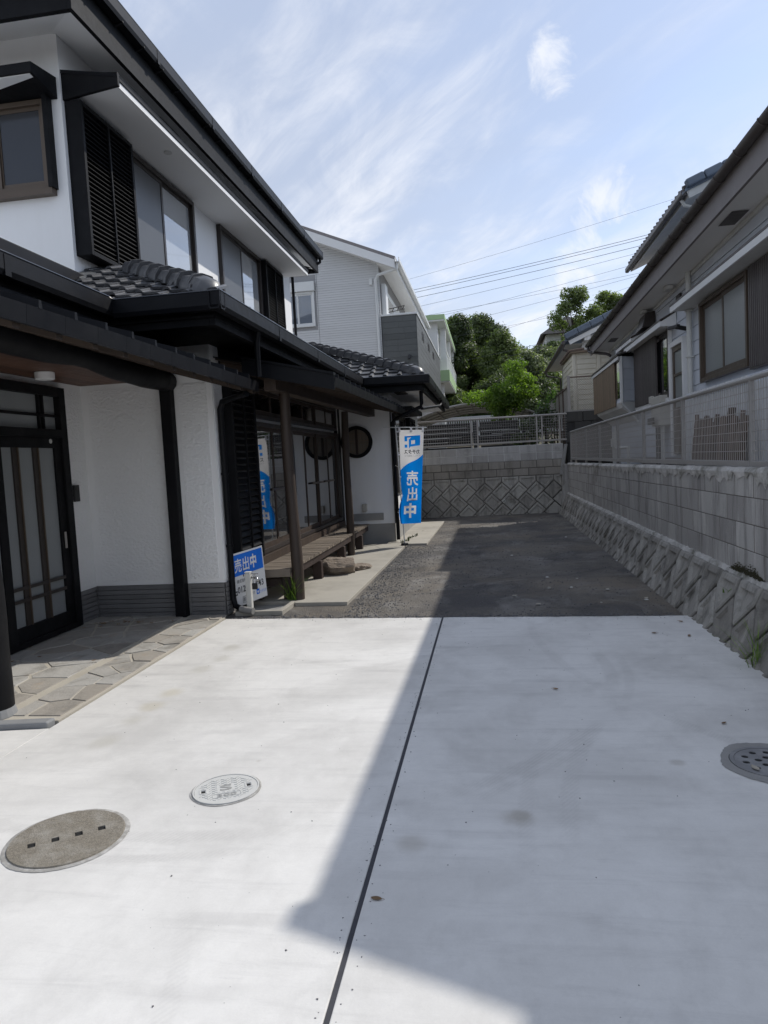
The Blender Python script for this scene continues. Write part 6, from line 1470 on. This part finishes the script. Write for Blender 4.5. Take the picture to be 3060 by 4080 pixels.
# evergreen bank on the hill
FT=[(-1.2,44,1.9,10.0,2.3,leaf_dark,'dense dark evergreen tree rising right behind the green-edged building'),(.9,43,2.2,8.8,1.9,leaf_mid,'rounded olive-green tree in front of the dark evergreen'),(-.2,47,3,10.6,2.6,leaf_dark,'tall dark evergreen tree at the crest of the hill wood'),(2.6,46,3,7.9,2.2,leaf_grey,'pale grey-green bushy tree low in the hill wood'),(4.2,50,3.6,8.9,2.4,leaf_grey,'grey-green spreading tree below the small hill house'),(5.6,44,3,7.8,2.2,leaf_mid,'mid-green tree just above the cream shed'),(-3.5,46,2.5,9.4,2.2,leaf_dark,'dark evergreen tree mostly hidden by the green-edged building'),(.2,40,1.8,5.6,2.0,leaf_dark,'low shadowy evergreen shrub behind the bright garden tree'),(2.3,40,1.9,5.6,1.9,leaf_dark,'low dark evergreen behind the chain-link fence'),(3.9,41,2,6.3,1.9,leaf_mid,'mid-green low tree between the cream shed and the hill wood'),(-2.2,39.5,1.8,5.5,1.6,leaf_dark,'small dark evergreen beside the green-edged building wall')]
FT+=[(-1.5,50,3,9.6,3.0,leaf_dark,'broad dark evergreen at the back of the hill wood'),(2.0,52,4,9.0,3.0,leaf_mid,'broad mid-green tree filling the dip of the hill wood'),(4.6,55,5,9.4,2.8,leaf_grey,'grey-green tree just under the small hill house'),(7.4,50,4,9.2,2.6,leaf_mid,'mid-green tree behind the blue-tiled house'),(1.2,41.5,1.9,6.6,2.0,leaf_mid,'mid-green rounded tree directly above the bright garden tree')]
for i,(x,y,z0,zt,rd,mt,lb) in enumerate(FT): tree('evergreen_tree',(x,y,z0),zt,rd,mt,lb,40,2600 if zt>7 else 2200,.080,20+i,.16,'evergreen trees on the hillside',.12,.33,shell=.6)
for i,(x,y,z0,zt,rd,lb) in enumerate(((6.6,55,6.5,13.5,2.3,'tall airy tree with bare lower limbs beside the small hill house'),(9.4,56,6.8,13.2,2.3,'tall airy tree partly hidden by the brown-guttered roof'),(5.2,53,5,9.8,1.8,'mid-green tree below the small hill house'))):
    tree('hill_tree',(x,y,z0),zt,rd,leaf_mid,lb,34,900,.10,60+i,.14,'airy trees on the hilltop',.38,.26,shell=.35)
# shrubs behind the end fence and junipers by the chain-link fence
for i,(x,y,zt,rd,lb) in enumerate(((1.55,19.6,2.75,.55,'grey-green shrub filling the corner behind the end fence'),(1.05,19.9,2.5,.45,'low dark shrub behind the end fence, under the garden tree'))): tree('shrub',(x,y,1.6),zt,rd,leaf_shrub,lb,12,1800,.045,80+i,.02,None,.15,.45,'shrub')
jn=thing('juniper_bush','bright green feathery juniper beside the chain-link fence','shrub',(1.75,22,1.65))
cl=[]
rj=np.random.default_rng(3)
for i in range(26): 
    x=1.35+.028*i+rj.normal(0,.05); z=2.4+.028*i+rj.uniform(-.1,.25); cl.append(((x,22+rj.normal(0,.15),z),(.06,.06,.26)))
foliage('crown',cl,5200,.035,leaf_juniper,jn,seed=8,aspect=.3); foliage('crown',[((1.6,22.1,2.3),(.4,.3,.5))],1500,.05,leaf_juniper,jn,seed=9,aspect=.4)
MB().tube([(1.7,22,1.6),(1.75,22,2.6)],.04,6).build('trunk',bark_m,jn)
hh_=thing('house','tiny tiled house roof peeping over the hill trees','house',(5.6,60,6))
bx('wall',offwhite,hh_,5.0,8,60,66,6,11.1); MB().add([(4.5,59.4,11.05),(4.5,66.5,11.05),(6.6,66.5,12.4),(6.6,59.4,12.4),(8.7,59.4,11.05),(8.7,66.5,11.05)],[(0,1,2,3),(3,2,5,4),(0,3,4),(1,5,2)]).build('roof',fascia_grey,hh_)
# ------------------------------------------------------------------ power lines
pA_=thing('utility_pole','concrete utility pole hidden behind the pale house','pole',(-16,42,1.6)); MB().tube([(-16,42,1.2),(-16,42,15)],[.19,.13],12).build('shaft',pole_m,pA_,smooth='auto'); 
for z in (12.2,10.6,9.3): bx('crossarm',pole_m,pA_,-16.06,-15.94,41.0,43.0,z,z+.1)
pB_=thing('utility_pole','concrete utility pole hidden behind the brown-guttered house','pole',(22,38,3)); MB().tube([(22,38,2),(22,38,19)],[.19,.13],12).build('shaft',pole_m,pB_,smooth='auto')
for z in (17.5,15.5,13.5): bx('crossarm',pole_m,pB_,21.94,22.06,37.0,39.0,z,z+.1)
LN=[((895,600),(1455,430),.007,1.),((895,626),(1400,507),.014,1.),((895,632),(1400,513),.014,1.),((900,643),(1395,528),.014,1.),((910,661),(1380,546),.009,1.),((920,690),(1375,570),.008,1.),((930,680),(1380,590),.008,1.),((960,705),(1370,598),.008,1.),((1040,728),(1360,620),.007,1.),((1060,712),(1350,650),.007,1.),((1090,760),(1200,735),.012,.9),((1080,775),(1195,745),.010,.9)]
for i,(a,b,r,yy) in enumerate(LN):
    Y=40+i*.18; p=atY(a[0]*1.8445,a[1]*1.8445,Y); q=atY(b[0]*1.8445,b[1]*1.8445,Y-1.0); d=(q-p)/(q[0]-p[0]); pts=[]
    x0,x1=-16,22
    for k in range(25):
        x=x0+(x1-x0)*k/24; c=p+d*(x-p[0]); c[2]+=.0016*((x-p[0])*(x-q[0])); pts.append(c)
    o=MB().tube(pts,r*.85,5).build('power_line',cable_m); tag(o,*(('thicker black overhead cable sagging across the sky','cable','thick overhead cables') if 1<=i<=3 else ('black cable drooping in front of the hill trees','cable','cables before the hill trees') if i>9 else ('lone thin cable running above all the other overhead cables','cable') if i==0 else ('thin black overhead cable sagging low across the sky','cable','thin overhead cables')))
